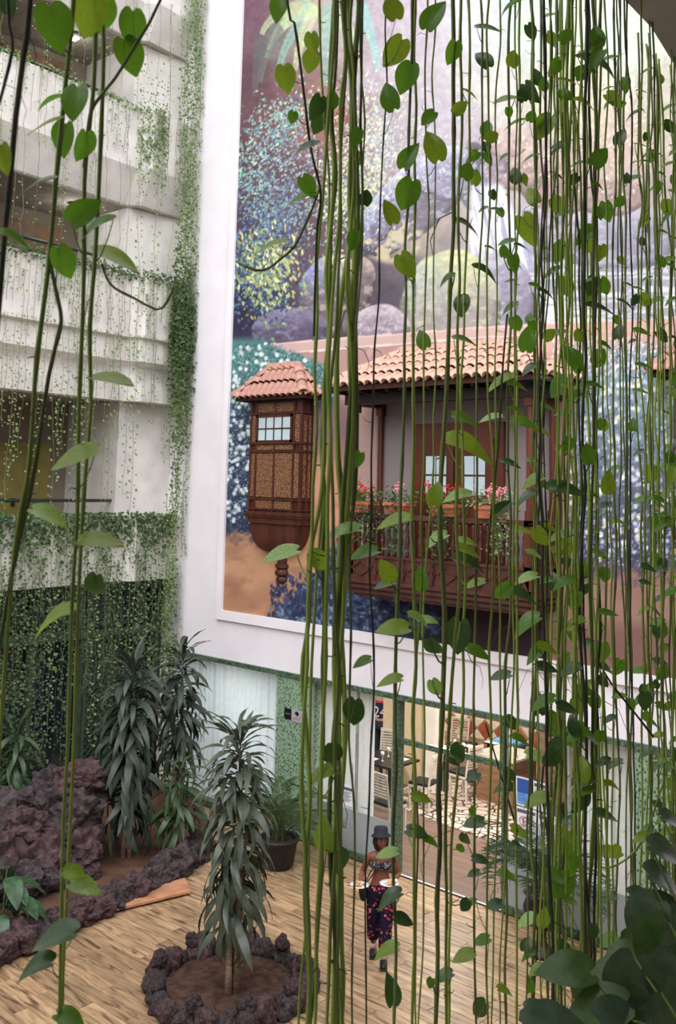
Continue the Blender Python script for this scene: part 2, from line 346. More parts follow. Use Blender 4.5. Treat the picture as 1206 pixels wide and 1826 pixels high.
i0 = (np.arange(nz-1)[:, None]*nx+np.arange(nx-1)).ravel(); q = np.stack([i0, i0+1, i0+nx+1, i0+nx], 1).astype(np.int32)
me.vertices.add(nv); me.vertices.foreach_set('co', co.ravel()); me.loops.add(q.size); me.loops.foreach_set('vertex_index', q.ravel())
me.polygons.add(len(q)); me.polygons.foreach_set('loop_start', np.arange(0, q.size, 4, dtype=np.int32)); me.update(calc_edges=True)
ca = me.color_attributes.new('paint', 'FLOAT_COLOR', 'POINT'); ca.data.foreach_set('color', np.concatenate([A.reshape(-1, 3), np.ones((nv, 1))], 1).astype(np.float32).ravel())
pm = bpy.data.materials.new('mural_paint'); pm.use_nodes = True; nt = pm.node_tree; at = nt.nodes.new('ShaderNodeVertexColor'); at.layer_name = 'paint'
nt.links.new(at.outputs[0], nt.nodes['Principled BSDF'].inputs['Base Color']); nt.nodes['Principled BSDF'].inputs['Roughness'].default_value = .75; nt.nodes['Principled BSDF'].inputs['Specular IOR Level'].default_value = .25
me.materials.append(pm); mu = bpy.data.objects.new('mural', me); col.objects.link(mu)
tag(mu, 'huge wall painting of ferns, boulders, waterfall and flowering bushes in a white frame', 'mural')
# ------------------------------------------------------------------ special materials
def nodes(name, r=.6, spec=.4):
    m = bpy.data.materials.new(name); m.use_nodes = True; b = m.node_tree.nodes['Principled BSDF']; b.inputs['Roughness'].default_value = r; b.inputs['Specular IOR Level'].default_value = spec
    MATS[name] = m; return m, m.node_tree.nodes, m.node_tree.links, b
def mixmat(name, vec_scale, tex, lo, hi, ca_, cb_, r=.5, base=None, rot=None):
    m, N, L, b = nodes(name, r); tc = N.new('ShaderNodeTexCoord'); mp = N.new('ShaderNodeMapping'); mp.inputs['Scale'].default_value = vec_scale
    if rot: mp.inputs['Rotation'].default_value = rot
    L.new(tc.outputs['Object'], mp.inputs[0]); t = N.new(tex); L.new(mp.outputs[0], t.inputs['Vector'])
    if tex == 'ShaderNodeTexVoronoi': t.inputs['Scale'].default_value = 1; t.feature = base or 'F1'
    if tex == 'ShaderNodeTexNoise': t.inputs['Scale'].default_value = 1; t.inputs['Detail'].default_value = 5
    rg = N.new('ShaderNodeMapRange'); rg.inputs[1].default_value = lo; rg.inputs[2].default_value = hi; L.new(t.outputs['Distance' if tex == 'ShaderNodeTexVoronoi' else 0], rg.inputs[0])
    mx = N.new('ShaderNodeMixRGB'); L.new(rg.outputs[0], mx.inputs[0]); mx.inputs[1].default_value = lin(ca_); mx.inputs[2].default_value = lin(cb_); L.new(mx.outputs[0], b.inputs[0]); return m
marble = mixmat('green_marble', (26, 26, 20), 'ShaderNodeTexVoronoi', .22, .5, (62, 76, 58), (138, 166, 138), .3)
marbled = mixmat('dark_green_marble', (30, 30, 30), 'ShaderNodeTexNoise', .4, .6, (52, 70, 56), (96, 118, 98), .3)
hextile = mixmat('patterned_floor_tile', (4.5, 4.5, 4.5), 'ShaderNodeTexVoronoi', .03, .09, (44, 34, 32), (214, 192, 178), .4, 'DISTANCE_TO_EDGE')
lattw = mixmat('fine_lattice', (62, 62, 62), 'ShaderNodeTexVoronoi', .25, .6, (176, 132, 92), (60, 30, 24), .5)
def glass(name, f=.1, c=(255, 255, 255)):
    m = bpy.data.materials.new(name); m.use_nodes = True; N = m.node_tree.nodes; L = m.node_tree.links; N.remove(N['Principled BSDF'])
    t = N.new('ShaderNodeBsdfTransparent'); t.inputs[0].default_value = lin(c); g = N.new('ShaderNodeBsdfGlossy'); g.inputs['Roughness'].default_value = .03
    x = N.new('ShaderNodeMixShader'); x.inputs[0].default_value = f; L.new(t.outputs[0], x.inputs[1]); L.new(g.outputs[0], x.inputs[2]); L.new(x.outputs[0], N['Material Output'].inputs[0]); return m
gl = glass('clear_glass', .06, (252, 253, 253))
frost = M('frosted_glass_film', (150, 156, 160), .5, .04, 2)
def curtmat(name, c): return leafmat(name, c, tuple(v*.94 for v in c), .9, .35, c)
curt = curtmat('blue_white_curtain', (226, 238, 244)); curt2 = curtmat('white_curtain', (228, 230, 230))
darkglass = M('dark_window_glass', (26, 34, 44), .08, .3, .7, spec=.8)
lattg = M('green_lattice', (66, 84, 66), .6, .15)
olive = M('olive_door_paint', (136, 124, 66), .6, .1, 2)
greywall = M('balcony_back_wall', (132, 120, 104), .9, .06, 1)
railm = M('dark_green_rail', (22, 52, 48), .35, .1)
# interior floor of planks too far to pick apart
def plankmat(name, c1, c2, c3):
    m, N, L, b = nodes(name, .38); tc = N.new('ShaderNodeTexCoord'); br = N.new('ShaderNodeTexBrick'); L.new(tc.outputs['Object'], br.inputs['Vector'])
    br.inputs['Scale'].default_value = 1; br.inputs['Brick Width'].default_value = 1.3; br.inputs['Row Height'].default_value = .19; br.inputs['Mortar Size'].default_value = .006
    br.inputs[1].default_value = lin(c1); br.inputs[2].default_value = lin(c2); br.inputs[3].default_value = lin(c3); L.new(br.outputs[0], b.inputs[0]); return m
woodin = plankmat('restaurant_floor_planks', (124, 102, 90), (108, 86, 74), (70, 52, 44))
# outdoor planks with grain; tone per object
def woodfloor():
    m, N, L, b = nodes('floor_plank_wood', .42, .45); tc = N.new('ShaderNodeTexCoord'); oi = N.new('ShaderNodeObjectInfo'); ad = N.new('ShaderNodeVectorMath'); ad.operation = 'ADD'
    L.new(tc.outputs['Object'], ad.inputs[0]); cm = N.new('ShaderNodeCombineXYZ'); mu_ = N.new('ShaderNodeMath'); mu_.operation = 'MULTIPLY'; mu_.inputs[1].default_value = 37; L.new(oi.outputs['Random'], mu_.inputs[0])
    L.new(mu_.outputs[0], cm.inputs[0]); L.new(mu_.outputs[0], cm.inputs[1]); L.new(cm.outputs[0], ad.inputs[1])
    mp = N.new('ShaderNodeMapping'); mp.inputs['Scale'].default_value = (1.6, 11, 4); L.new(ad.outputs[0], mp.inputs[0]); n = N.new('ShaderNodeTexNoise'); n.inputs['Scale'].default_value = 1.5; n.inputs['Detail'].default_value = 6; n.inputs['Distortion'].default_value = .8; L.new(mp.outputs[0], n.inputs[0])
    cr = N.new('ShaderNodeValToRGB'); L.new(n.outputs[0], cr.inputs[0]); e = cr.color_ramp.elements; e[0].position = .3; e[0].color = lin((88, 66, 50)); e[1].position = .64; e[1].color = lin((184, 152, 114)); x = cr.color_ramp.elements.new(.46); x.color = lin((158, 126, 92))
    hs = N.new('ShaderNodeHueSaturation'); mr = N.new('ShaderNodeMapRange'); mr.inputs[3].default_value = .7; mr.inputs[4].default_value = 1.08; L.new(oi.outputs['Random'], mr.inputs[0]); L.new(mr.outputs[0], hs.inputs['Value']); hs.inputs['Saturation'].default_value = .95
    L.new(cr.outputs[0], hs.inputs['Color']); L.new(hs.outputs[0], b.inputs[0]); return m
woodf = woodfloor()

# ------------------------------------------------------------------ FLOOR of the court: planks as pieces
BE = [(5.0, -11.3), (6.6, -11.42), (7.45, -11.58), (8.3, -11.7), (9.4, -11.95), (10.46, -12.3), (11.2, -12.9), (11.8, -13.8), (12.3, -15.0)]
def bedx(y):
    for (a, xa), (b, xb) in zip(BE, BE[1:]):
        if y <= b: return xa+(xb-xa)*max(0, (y-a))/(b-a)
    return BE[-1][1]
mb = MB(); mb.box((-17.6, 4.0, -.2), (-2.2, YW, -.03)); floor = struct(mb.build('floor', M('floor_joint', (58, 42, 30), .9)))
floor['label'] = 'wooden plank floor of the courtyard'
PWD = .19; row = 0; pm_cache = {}
y = 5.25
while y < YW-.1:
    y1 = min(y+PWD, YW-.05); x = -15.2+((row*.57) % 1.3)-.6
    xl = bedx((y+y1)/2)
    while x < -4.6:
        a = max(x, xl-.12); b = min(x+1.3, -4.4)
        if b-a > .08:
            key = (round(b-a, 2), round(y1-y, 3))
            if key not in pm_cache:
                m2 = MB(); L_, D_ = b-a-.006, y1-y-.005; vs = [(0,0,-.03),(L_,0,-.03),(L_,D_,-.03),(0,D_,-.03),(0,0,-.002),(L_,0,-.002),(L_,D_,-.002),(0,D_,-.002),(.003,.003,0),(L_-.003,.003,0),(L_-.003,D_-.003,0),(.003,D_-.003,0)]
                m2.add(vs, [(0,1,5,4),(1,2,6,5),(2,3,7,6),(3,0,4,7),(4,5,9,8),(5,6,10,9),(6,7,11,10),(7,4,8,11),(8,9,10,11)]); pm_cache[key] = m2.mesh('plank', woodf)
            inst('plank', pm_cache[key], floor, Matrix.Translation((a, y, random.uniform(-.001, .001))))
        x += 1.3
    y = y1; row += 1
# planting bed soil
poly = [(x, y) for y, x in BE]+[(-15.75, 12.3), (-15.75, 5.0)]
mb = MB(); mb.prism(poly, -.03, .03)
o = mb.build('garden_soil', soil); tag(o, 'brown soil of the planting bed along the left wall', 'soil', kind='stuff')

# ------------------------------------------------------------------ restaurant front
mb = MB(); mb.box((-15.75, YW-.05, 2.54), (-4.9, YW+.3, 2.62)); struct(mb.build('trim_2', marbled))
for i, (a, b) in enumerate(((-12.58, -11.79), (-6.03, -4.9))):
    mb = MB(); mb.box((a, YW-.02, 0), (b, YW+.25, 2.54)); struct(mb.build('wall_pillar' if not i else 'wall_pillar.001', marble))
mb = MB(); mb.box((-10.02, YW-.01, 0), (-9.9, YW+.12, 2.54)); struct(mb.build('trim_3', marbled))
mb = MB(); mb.box((-9.9, YW+.04, 1.88), (-8.05, YW+.1, 1.96)); mb.box((-8.05, YW, 0), (-8.0, YW+.08, 2.54)); struct(mb.build('trim_4', marbled))  # door post, plus an added bar imitating a green band reflected in the glass
mb = MB(); mb.box((-11.79, YW-.02, 0), (-10.02, YW+.14, .1)); mb.box((-8.0, YW-.02, 0), (-6.03, YW+.14, .1)); mb.box((-15.6, YW-.02, 0), (-12.58, YW+.14, .1)); struct(mb.build('trim_5', marbled)); mb = MB(); mb.box((-9.9, YW+.0, -.01), (-8.05, YW+.03, .005)); struct(mb.build('trim_7', white))
def window(n, a, b, film, mull=()):
    mb = MB(); mb.box((a, YW+.03, .1), (b, YW+.038, 2.54)); o = struct(mb.build('window_%d' % n, gl))
    if film: m3 = MB(); m3.box((a+.01, YW+.022, .1), (b-.01, YW+.029, .7)); k = m3.build('window_film', frost, o); 
    m3 = MB()
    for x in (a, b-.03)+tuple(mull): m3.box((x, YW+.01, .1), (x+.03, YW+.06, 2.54))
    m3.build('window_frame', M('pale_aluminium', (150, 156, 150), .4), o)
window(1, -15.6, -12.58, False); window(2, -11.79, -10.02, True, (-10.8,)); window(3, -8.0, -6.03, True, (-7.02,))
def curtain(x0, x1, z0, z1, Y, m, label, amp=.035):
    n = int((x1-x0)/.018); vs = []; fs = []; ph = random.random()*6
    for i in range(n+1):
        x = x0+(x1-x0)*i/n; d = amp*math.sin(i*.75+ph+1.6*math.sin(i*.11))+amp*.5*math.sin(i*.31)
        for z in (z0, (z0+z1)/2, z1): vs.append((x, Y+d*(1.1-.35*(z-z0)/(z1-z0)), z))
    for i in range(n):
        for j in range(2): a = i*3+j; fs.append((a, a+3, a+4, a+1))
    mb = MB(); mb.add(vs, fs); o = mb.build('curtain', m, smooth=True); return tag(o, label, 'curtain')
curtain(-15.58, -12.6, .05, 2.52, YW+.2, curt, 'pale blue pleated curtain filling the window left of the green pillar', .04)
curtain(-11.76, -10.58, .08, 2.52, YW+.2, curt2, 'white curtain drawn behind the glass right of the left green pillar')
curtain(-6.98, -6.05, .08, 2.52, YW+.2, curt2, 'white curtain behind the glass beside the right green pillar')
# plaques
t = thing('wall_plaque', (-12.15, YW-.03, 1.9), 'small black and white wall plaque on the left green marble pillar', 'sign')
MB().box((-12.37, YW-.035, 1.86), (-12.2, YW-.02, 2.03)).build('black_plate', black, t); MB().box((-12.2, YW-.035, 1.84), (-11.93, YW-.02, 2.03)).build('pale_plate', M('pale_plate', (176, 168, 176), .4), t)
m2 = MB(); [m2.ell((-12.07+dx, YW-.037, 1.975+dz), .02, .004, .018, 6, 4) for dx, dz in ((0,0),(-.03,.005),(.03,0),(-.012,.022),(.016,.02),(.004,-.02))]; m2.build('emblem', black, t)
m2 = MB(); [m2.box((-12.34, YW-.037, z), (-12.23, YW-.0345, z+.006)) for z in (1.95, 1.935)]; [m2.box((-12.14, YW-.037, z), (-11.99, YW-.0345, z+.004)) for z in (1.91, 1.895, 1.88)]; m2.build('lettering', M('plaque_print', (120, 116, 120), .5), t)
# posters on the glass
pw = M('poster_paper', (232, 228, 238), .6, .02); pg = M('poster_grey', (92, 92, 104), .6, .02); pbl = M('poster_blue', (50, 88, 160), .6, .04); pbl2 = M('poster_light_blue', (112, 162, 220), .6, .1, 30); pred = M('poster_red', (196, 60, 80), .6, .02)
def poster(x0, x1, z0, z1, label, kind):
    t = thing('poster', (x0, YW-.01, z0), label, 'poster'); Y = YW+.012
    MB().box((x0, Y, z0), (x1, Y+.004, z1)).build('sheet', pw, t); W_ = x1-x0; H_ = z1-z0; p = MB(); q = MB()
    q.box((x0+.02, Y-.003, z1-.07), (x1-.02, Y, z1-.025))
    for k in range(9):
        z = z1-.1-k*(H_-.14)/9
        if kind == 2: p.box((x0+.5*W_, Y-.003, z), (x1-.04-(k % 3)*.02, Y, z+.008))
        elif kind == 3: p.box((x0+.45*W_, Y-.003, z), (x1-.04-(k % 2)*.04, Y, z+.006))
        else: p.box((x0+.03, Y-.003, z), (x1-.04-(k % 3)*.03, Y, z+.007))
    if kind == 1:
        MB().box((x0+.02, Y-.004, z1-.2), (x1-.02, Y-.001, z1-.02)).build('blue_heading', pbl, t); MB().box((x0+.02, Y-.002, z0+.02), (x1-.02, Y-.001, z1-.2)).build('blue_panel', pbl2, t)
    else: q.build('heading', pg, t)
    if kind == 2:
        c = MB(); cx, cz, rr = x0+.12, z1-.17, .06
        for k in range(20):
            a0 = 2*PI*k/20; a1 = 2*PI*(k+1)/20; c.bar((cx+rr*math.cos(a0), Y-.004, cz+rr*math.sin(a0)), (cx+rr*math.cos(a1), Y-.004, cz+rr*math.sin(a1)), .009, .003)
        c.bar((cx-rr*.7, Y-.005, cz+rr*.7), (cx+rr*.7, Y-.005, cz-rr*.7), .008, .003); c.build('prohibition_ring', pred, t)
        MB().box((cx-.008, Y-.003, cz-.04), (cx+.008, Y-.001, cz+.02)).ell((cx, Y-.003, cz+.033), .011, .002, .011, 8, 5).build('figure_symbol', black, t)
    if kind == 3:
        [MB().ell((x0+.08, Y-.003, z1-.14-k*.12), .03, .002, .03, 8, 5).box((x0+.06, Y-.004, z1-.19-k*.12), (x0+.1, Y-.002, z1-.16-k*.12)).build('figure_symbol', pg, t) for k in range(3)]
    p.build('lettering', pbl if kind == 1 else pg, t)
poster(-7.82, -7.56, 1.46, 1.84, 'blue and white poster on the glass door, upper left of the five', 1)
poster(-7.55, -7.31, 1.46, 1.83, 'white poster with grey heading on the glass, right of the blue poster', 0)
poster(-7.82, -7.49, 1.2, 1.44, 'white notice with red prohibition circle taped to the glass', 2)
poster(-7.82, -7.49, .93, 1.19, 'lowest white notice with grey heading on the glass', 0)
poster(-7.47, -7.2, 1.06, 1.43, 'white notice with three grey figure symbols on the glass', 3)
poster(-11.05, -10.82, .75, 1.05, 'pale notice taped to the glass left of the woman', 0)

# ------------------------------------------------------------------ restaurant interior
mb = MB(); mb.box((-19, YW, -.2), (-3, 21, 0)); struct(mb.build('floor_restaurant', woodin))
mb = MB(); mb.box((-19, YW+.3, 2.75), (-3, 21, 2.9)); struct(mb.build('ceiling', white2))
cream = M('cream_wall', (214, 200, 176), .8, .04)
mb = MB(); mb.box((-19, 20.8, 0), (-3, 21, 2.75)); mb.box((-19.1, YW, 0), (-19, 21, 2.75)); mb.box((-3, YW, 0), (-2.9, 21, 2.75)); struct(mb.build('wall_restaurant', cream))
mb = MB(); mb.box((-17.6, YW+.3, 0), (-15.6, YW+.4, 2.75)); struct(mb.build('wall_restaurant.001', cream))
mb = MB(); mb.prism([(-12.4, 14.75), (-9.4, 14.35), (-9.4, 15.3), (-10.6, 16.0), (-12.0, 16.9), (-12.6, 16.4)], .0, .006); struct(mb.build('floor_tiles', hextile))
mb = MB(); mb.box((-13.25, 15.85, 0), (-12.3, 16.5, 2.75)); struct(mb.build('wall_column', M('beige_column', (204, 182, 148), .8, .03)))
mb = MB(); mb.box((-12.26, 15.9, 0), (-11.98, 16.2, 2.75)); struct(mb.build('wall_column.001', M('cream_column', (226, 218, 206), .8, .03)))
fillm = emit('fill_glow', (255, 246, 230), 6)  # unseen glowing panels and area lights, added to brighten the room and curtain
for i, (x, y) in enumerate(((-14.0, 13.8), (-10.5, 14.3), (-7.5, 14.3), (-13.5, 17.5), (-10.5, 17.5), (-7.5, 17.5))):
    t = thing('fill_panel', (x, y, 2.72), 'unseen square glow panel added to brighten the restaurant', 'lamp', 'added restaurant fill panels')
    MB().box((x-.3, y-.3, 2.715), (x+.3, y+.3, 2.75)).build('frame', white, t); MB().box((x-.27, y-.27, 2.71), (x+.27, y+.27, 2.716)).build('diffuser', fillm, t)
    area_light('fill_panel_light', (x, y, 2.7), .5, 60 if y < 15 else 42, (1, .95, .88))
# buffet counter with diamond tiles
t = thing('buffet_counter', (-12, 18.0, 0), 'long buffet counter faced with terracotta and cream diamond tiles', 'counter')
MB().box((-14.6, 18.02, 0), (-9.6, 18.7, 1.12)).build('body', M('counter_cream', (206, 176, 146), .6), t)
MB().box((-14.65, 17.95, 1.12), (-9.55, 18.75, 1.17)).build('worktop', M('granite', (70, 74, 70), .25, .3, 30), t)
dt = [M('tile_terracotta', (160, 84, 52), .5), M('tile_cream', (222, 206, 186), .5)]
for band, zz in (('moulding', 1.08), ('moulding', .42)): MB().box((-14.6, 18.0, zz-.03), (-9.6, 18.02, zz+.03)).build(band, M('counter_band', (186, 134, 100), .6), t)
def dmesh(m):
    q = MB(); s = .2; q.add([(0,0,-s),(s,0,0),(0,0,s),(-s,0,0),(0,-.012,-s*.92),(s*.92,-.012,0),(0,-.012,s*.92),(-s*.92,-.012,0)], [(4,5,6,7),(0,1,5,4),(1,2,6,5),(2,3,7,6),(3,0,4,7)]); return q.mesh('diamond_tile', m)
def hmesh(m):
    q = MB(); s = .2; q.add([(-s,0,0),(s,0,0),(0,0,s),(-s*.9,-.01,.01),(s*.9,-.01,.01),(0,-.01,s*.9)], [(3,4,5),(0,1,4,3),(1,2,5,4),(2,0,3,5)]); return q.mesh('triangle_tile', m)
D0, D1 = dmesh(dt[0]), hmesh(dt[1])
for i in range(12):
    x = -14.35+i*.42; inst('diamond_tile', D0, t, Matrix.Translation((x+12, 0, .75)))
    inst('triangle_tile', D1, t, Matrix.Translation((x+.21+12, 0, .54))); inst('triangle_tile', D1, t, Matrix.Translation((x+.21+12, 0, .96))@Matrix.Rotation(PI, 4, 'Y'))
t = thing('serving_station', (-10.9, 16.6, 0), 'wooden serving station with a marble top at the edge of the patterned tiles', 'counter')
ws = M('station_wood', (138, 104, 78), .5, .15, 3, stretch=(1, 1, 6)); MB().box((-11.15, 16.1, 0), (-10.35, 16.9, .8)).build('body', ws, t); MB().box((-11.2, 16.05, .8), (-10.3, 16.95, .84)).build('marble_top', M('pale_marble', (206, 196, 180), .3, .15, 8), t)
t = thing('tall_cabinet', (-9.4, 17.0, 0), 'tall plain wooden cabinet inside the restaurant behind the posters', 'cabinet')
MB().box((-10.1, 16.6, 0), (-8.6, 17.2, 1.35)).build('body', M('grey_wood', (128, 104, 84), .5, .15, 2, stretch=(1, 1, 5)), t); MB().box((-10.14, 16.56, 1.35), (-8.56, 17.24, 1.4)).build('top', woodd, t); MB().box((-9.36, 16.585, .05), (-9.34, 16.6, 1.3)).build('door_gap', black, t)
# dining chairs and tables
cw = M('chair_paint', (206, 198, 184), .5, .05); seatm = M('black_seat', (34, 36, 38), .5)
def chair(x, y, rz, label):
    t = thing('dining_chair', (x, y, 0), label, 'chair', 'pale slatted dining chairs', rz)
    for sx in (-.19, .19):
        MB().bar((sx, -.19, 0), (sx, -.19, .44), .035).build('leg', cw, t, world=False)
        MB().tube([(sx, .21, 0), (sx, .19, .44), (sx, .27, .96)], .02, 6).build('leg', cw, t, world=False)
    MB().box((-.215, -.215, .4), (.215, .215, .44)).build('seat_frame', cw, t, world=False)
    MB().box((-.205, -.21, .44), (.205, .2, .485)).build('seat', seatm, t, world=False)
    for k in range(8):
        z = .57+k*.05; yy = .19+.08*(z-.44)/.52; MB().box((-.19, yy-.008, z), (.19, yy+.008, z+.026)).build('slat', cw, t, world=False)
    MB().box((-.21, .255, .93), (.21, .285, .985)).build('top_rail', cw, t, world=False)
    return t
chair(-11.2, 13.6, R(175), 'pale slatted dining chair nearest the glass, behind the woman')
chair(-11.5, 14.95, R(-80), 'pale slatted chair with a black seat at the right end of the near black table')
chair(-12.95, 15.6, R(20), 'pale slatted chair on the far side of the near black table')
chair(-12.7, 13.95, R(170), 'pale slatted chair on the near side of the near black table, beside the curtain')
chair(-11.35, 16.0+.0, R(-95), 'pale slatted chair pulled up to the far black table')
chair(-12.6, 17.4, R(10), 'pale slatted chair behind the far black table')
tb = M('black_table', (30, 30, 32), .3)
glassw = M('table_glassware', (206, 212, 214), .15, .05); paper = M('paper_mat', (226, 222, 214), .7, .02)
def table(x0, y0, x1, y1, label, n):
    cx, cy = (x0+x1)/2, (y0+y1)/2; t = thing('dining_table', (cx, cy, 0), label, 'table', 'black dining tables')
    MB().box((x0, y0, .71), (x1, y1, .75)).build('tabletop', tb, t)
    for a in (x0+.05, x1-.1):
        for b in (y0+.05, y1-.1): MB().box((a, b, 0), (a+.05, b+.05, .71)).build('leg', tb, t)
    for k, (dx, dy) in enumerate(((-.2, -.2), (.2, .2))[:n]):
        m = MB().box((cx+dx-.14, cy+dy-.1, .75), (cx+dx+.14, cy+dy+.1, .753)).build('place_mat', paper); tag(m, ('left' if dx < 0 else 'right')+' paper place mat on the '+label.split(',')[0], 'place mat')
        tag(MB().lathe([(.03, .751), (.03, .755), (.005, .76), (.005, .83), (.035, .87), (.032, .92), (.0, .87)], (cx+dx*.3, cy-dy*.8, 0), 10).build('wine_glass', glassw, smooth=True), 'clear glass standing on the '+label.split(',')[0]+(', left one' if dx < 0 else ', right one'), 'glass')
table(-12.75, 14.35, -11.8, 15.2, 'near black dining table, right of the curtain', 2)
table(-12.75+.75, 14.35+1.6, -11.75, 17.0, 'far black dining table, beyond the cream column', 2)
table(-11.75, 17.2, -11.0, 17.7, 'black table before the buffet counter, under the blue tray', 1)
tag(MB().lathe([(.0, .75), (.13, .75), (.15, .79), (.13, .8), (.12, .77), (0, .765)], (-11.85, 16.5, 0), 16).build('glass_bowl', glassw, smooth=True), 'pale bowl on the far black dining table', 'bowl')
tag(MB().box((-11.6, 17.3, .75), (-11.1, 17.6, .8)).build('tray', M('blue_tray', (110, 170, 220), .3)), 'light blue tray in front of the diamond tiled counter', 'tray')

# ------------------------------------------------------------------ left building
PL = [(-15.46, YW), (-15.31, 11.16), (-15.50, 10.94), (-15.13, 7.93), (-15.33, 7.7), (-14.95, 4.6)]
def px_(y):
    for (xa, ya), (xb, yb) in zip(PL, PL[1:]):
        if yb <= y <= ya: return xa+(xb-xa)*(ya-y)/(ya-yb)
    return PL[-1][0]
def extr(prof, name, m):
    vs = []; fs = []; n = len(prof)
    for x, y in PL:
        for off, z in prof: vs.append((x-off, y, z))
    for i in range(len(PL)-1):
        for k in range(n-1): a = i*n+k; fs.append((a, a+1, a+n+1, a+n))
    mb = MB(); mb.add(vs, fs); return struct(mb.build(name, m))
LV = [(5.15, 3.95), (9.6, 8.45), (12.85, 11.7), (16.2, 15.0)]
extr([(.14, 4.3), (.14, 5.15), (0, 5.15), (0, 3.95), (2.2, 3.95)], 'wall_left', white2)
extr([(.14, 8.6), (.14, 9.6), (0, 9.6), (0, 8.45), (.1, 8.42), (.06, 8.0), (.28, 7.92), (.28, 7.62), (.05, 7.6), (.05, 7.25), (.4, 7.25)], 'wall_left.001', white2)
extr([(.14, 12.0), (.14, 12.85), (0, 12.85), (0, 11.7), (.34, 11.0), (.36, 11.0)], 'wall_left.002', white2)
extr([(.14, 15.3), (.14, 21), (0, 21), (0, 15.0), (.34, 14.3), (.36, 14.3)], 'wall_left.003', white2)
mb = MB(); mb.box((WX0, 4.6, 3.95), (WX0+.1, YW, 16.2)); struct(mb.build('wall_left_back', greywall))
for i, (a, b) in enumerate(((4.0, 4.3), (7.3, 8.6), (11.05, 12.0), (14.35, 15.3))):
    mb = MB(); mb.prism([(x-.15, y) for x, y in PL]+[(WX0, 4.6), (WX0, YW)], b-.1, b); struct(mb.build('floor_balcony' if not i else 'floor_balcony.%03d' % i, M('balcony_floor', (150, 140, 130), .8)))
for i, (a, b) in enumerate(((4.3, 7.25), (8.6, 11.0), (12.0, 14.3), (15.3, 16.2))):
    mb = MB(); mb.box((WX0, 11.0, a), (-15.8, YW, b)); struct(mb.build('wall_pier' if not i else 'wall_pier.%03d' % i, white2))
for i, z in enumerate((3.95, 7.25, 11.0, 14.3)):
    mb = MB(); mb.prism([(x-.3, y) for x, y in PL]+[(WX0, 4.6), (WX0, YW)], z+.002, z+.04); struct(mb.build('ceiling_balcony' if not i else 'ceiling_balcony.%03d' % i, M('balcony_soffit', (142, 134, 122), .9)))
for i, (z, yy0, yy1) in enumerate(((5.4, 5, 11.05), (9.95, 5, 10.4), (13.1, 5, 10.6))):
    t = thing('balcony_rail', (px_(7)-.3, 7, z), ('dark green handrail of the lowest balcony on the left', 'dark green handrail of the middle balcony on the left', 'dark green handrail of the top balcony on the left')[i], 'handrail')
    MB().tube([(px_(7.7)-.22+(7.7-y)*.1-.05*(y > 7.7), y, z) for y in (yy0, 7.7, yy1)], .03, 8).build('rail_tube', railm, t, smooth=True)
    for y in (5.6, 7.4, 9.2): MB().tube([(px_(min(y, 10.9))-.2-.06*(y > 9), y, z-.6), (px_(min(y, 10.9))-.2-.06*(y > 9), y, z)], .018, 6).build('post', railm, t)
# doors on the back wall of the balconies
dn = 1
for z0 in (4.3, 8.6, 12.0):
    for y in (9.1, 6.6):
        mb = MB(); mb.box((WX0+.1, y, z0), (WX0+.16, y+1.5, z0+2.15)); o = struct(mb.build('door_%d' % dn, olive if z0 < 5 else M('brown_door', (118, 92, 66), .6))); dn += 1
        MB().box((WX0+.16, y+.72, z0+.95), (WX0+.2, y+.78, z0+1.1)).build('door_handle', black, o)
for i, (y, z) in enumerate(((10.0, 14.27), (10.2, 10.97))):
    t = thing('soffit_lamp', (-16.4, y, z), ('round white lamp under the ceiling of the top balcony', 'round white lamp under the ceiling of the middle balcony')[i], 'lamp')
    MB().lathe([(.1, 0), (.12, -.03), (.1, -.06)], (-16.4, y, z), 14).build('ring', white, t, smooth=True); MB().ell((-16.4, y, z-.06), .085, .085, .05).build('bulb', emit('bulb%d' % i, (255, 250, 235), 12), t, smooth=True)
    l = bpy.data.lights.new('lamp', 'POINT'); l.energy = 8; l.shadow_soft_size = .1; lo = bpy.data.objects.new('lamp', l); lo.location = (-16.4, y, z-.2); col.objects.link(lo)
# ground storey under the balconies: dark glazing and green trellis
mb = MB(); mb.box((-15.95, 4.6, 0), (-15.9, YW, 3.95)); struct(mb.build('window_4', darkglass))
mb = MB(); mb.box((-15.9, 4.6, 2.95), (-15.72, YW, 3.07)); mb.box((-15.9, 4.6, 0), (-15.72, YW, .15)); mb.box((-15.9, 4.6, 3.8), (-15.72, YW, 3.95)); [mb.box((-15.9, y, 0), (-15.78, y+.09, 3.95)) for y in (6.2, 7.9, 9.4, 10.4, 12.1)]; struct(mb.build('trim_6', lattg))
def trellis(y0, y1, z0, z1, label):
    t = thing('trellis_panel', (-15.74, (y0+y1)/2, z0), label, 'trellis'); m = MB(); s = .13; W_ = y1-y0; H_ = z1-z0
    for sg in (1, -1):
        k = -H_
        while k < W_:
            a = max(0, k); b = min(W_, k+H_)
            if b-a > .04:
                za, zb = a-k, b-k
                if sg < 0: za, zb = H_-za, H_-zb
                m.bar((-15.76+.008*sg, y0+a, z0+za), (-15.76+.008*sg, y0+b, z0+zb), .032, .01)
            k += s
    o = m.build('crossed_slats', lattg, t); o['kind'] = 'stuff'
    f2 = MB(); 
    for a, b in (((y0, z0), (y1, z0)), ((y0, z1), (y1, z1)), ((y0, z0), (y0, z1)), ((y1, z0), (y1, z1))): f2.bar((-15.74, *a), (-15.74, *b), .05)
    f2.build('frame', lattg, t)
trellis(5.0, 10.35, 3.1, 3.78, 'green trellis strip along the top of the dark ground floor glazing')
trellis(10.5, 12.05, .2, 3.78, 'tall green trellis panel beside the corner of the courtyard')
trellis(7.95, 9.35, .2, 1.4, 'low green trellis behind the tall lava rock')
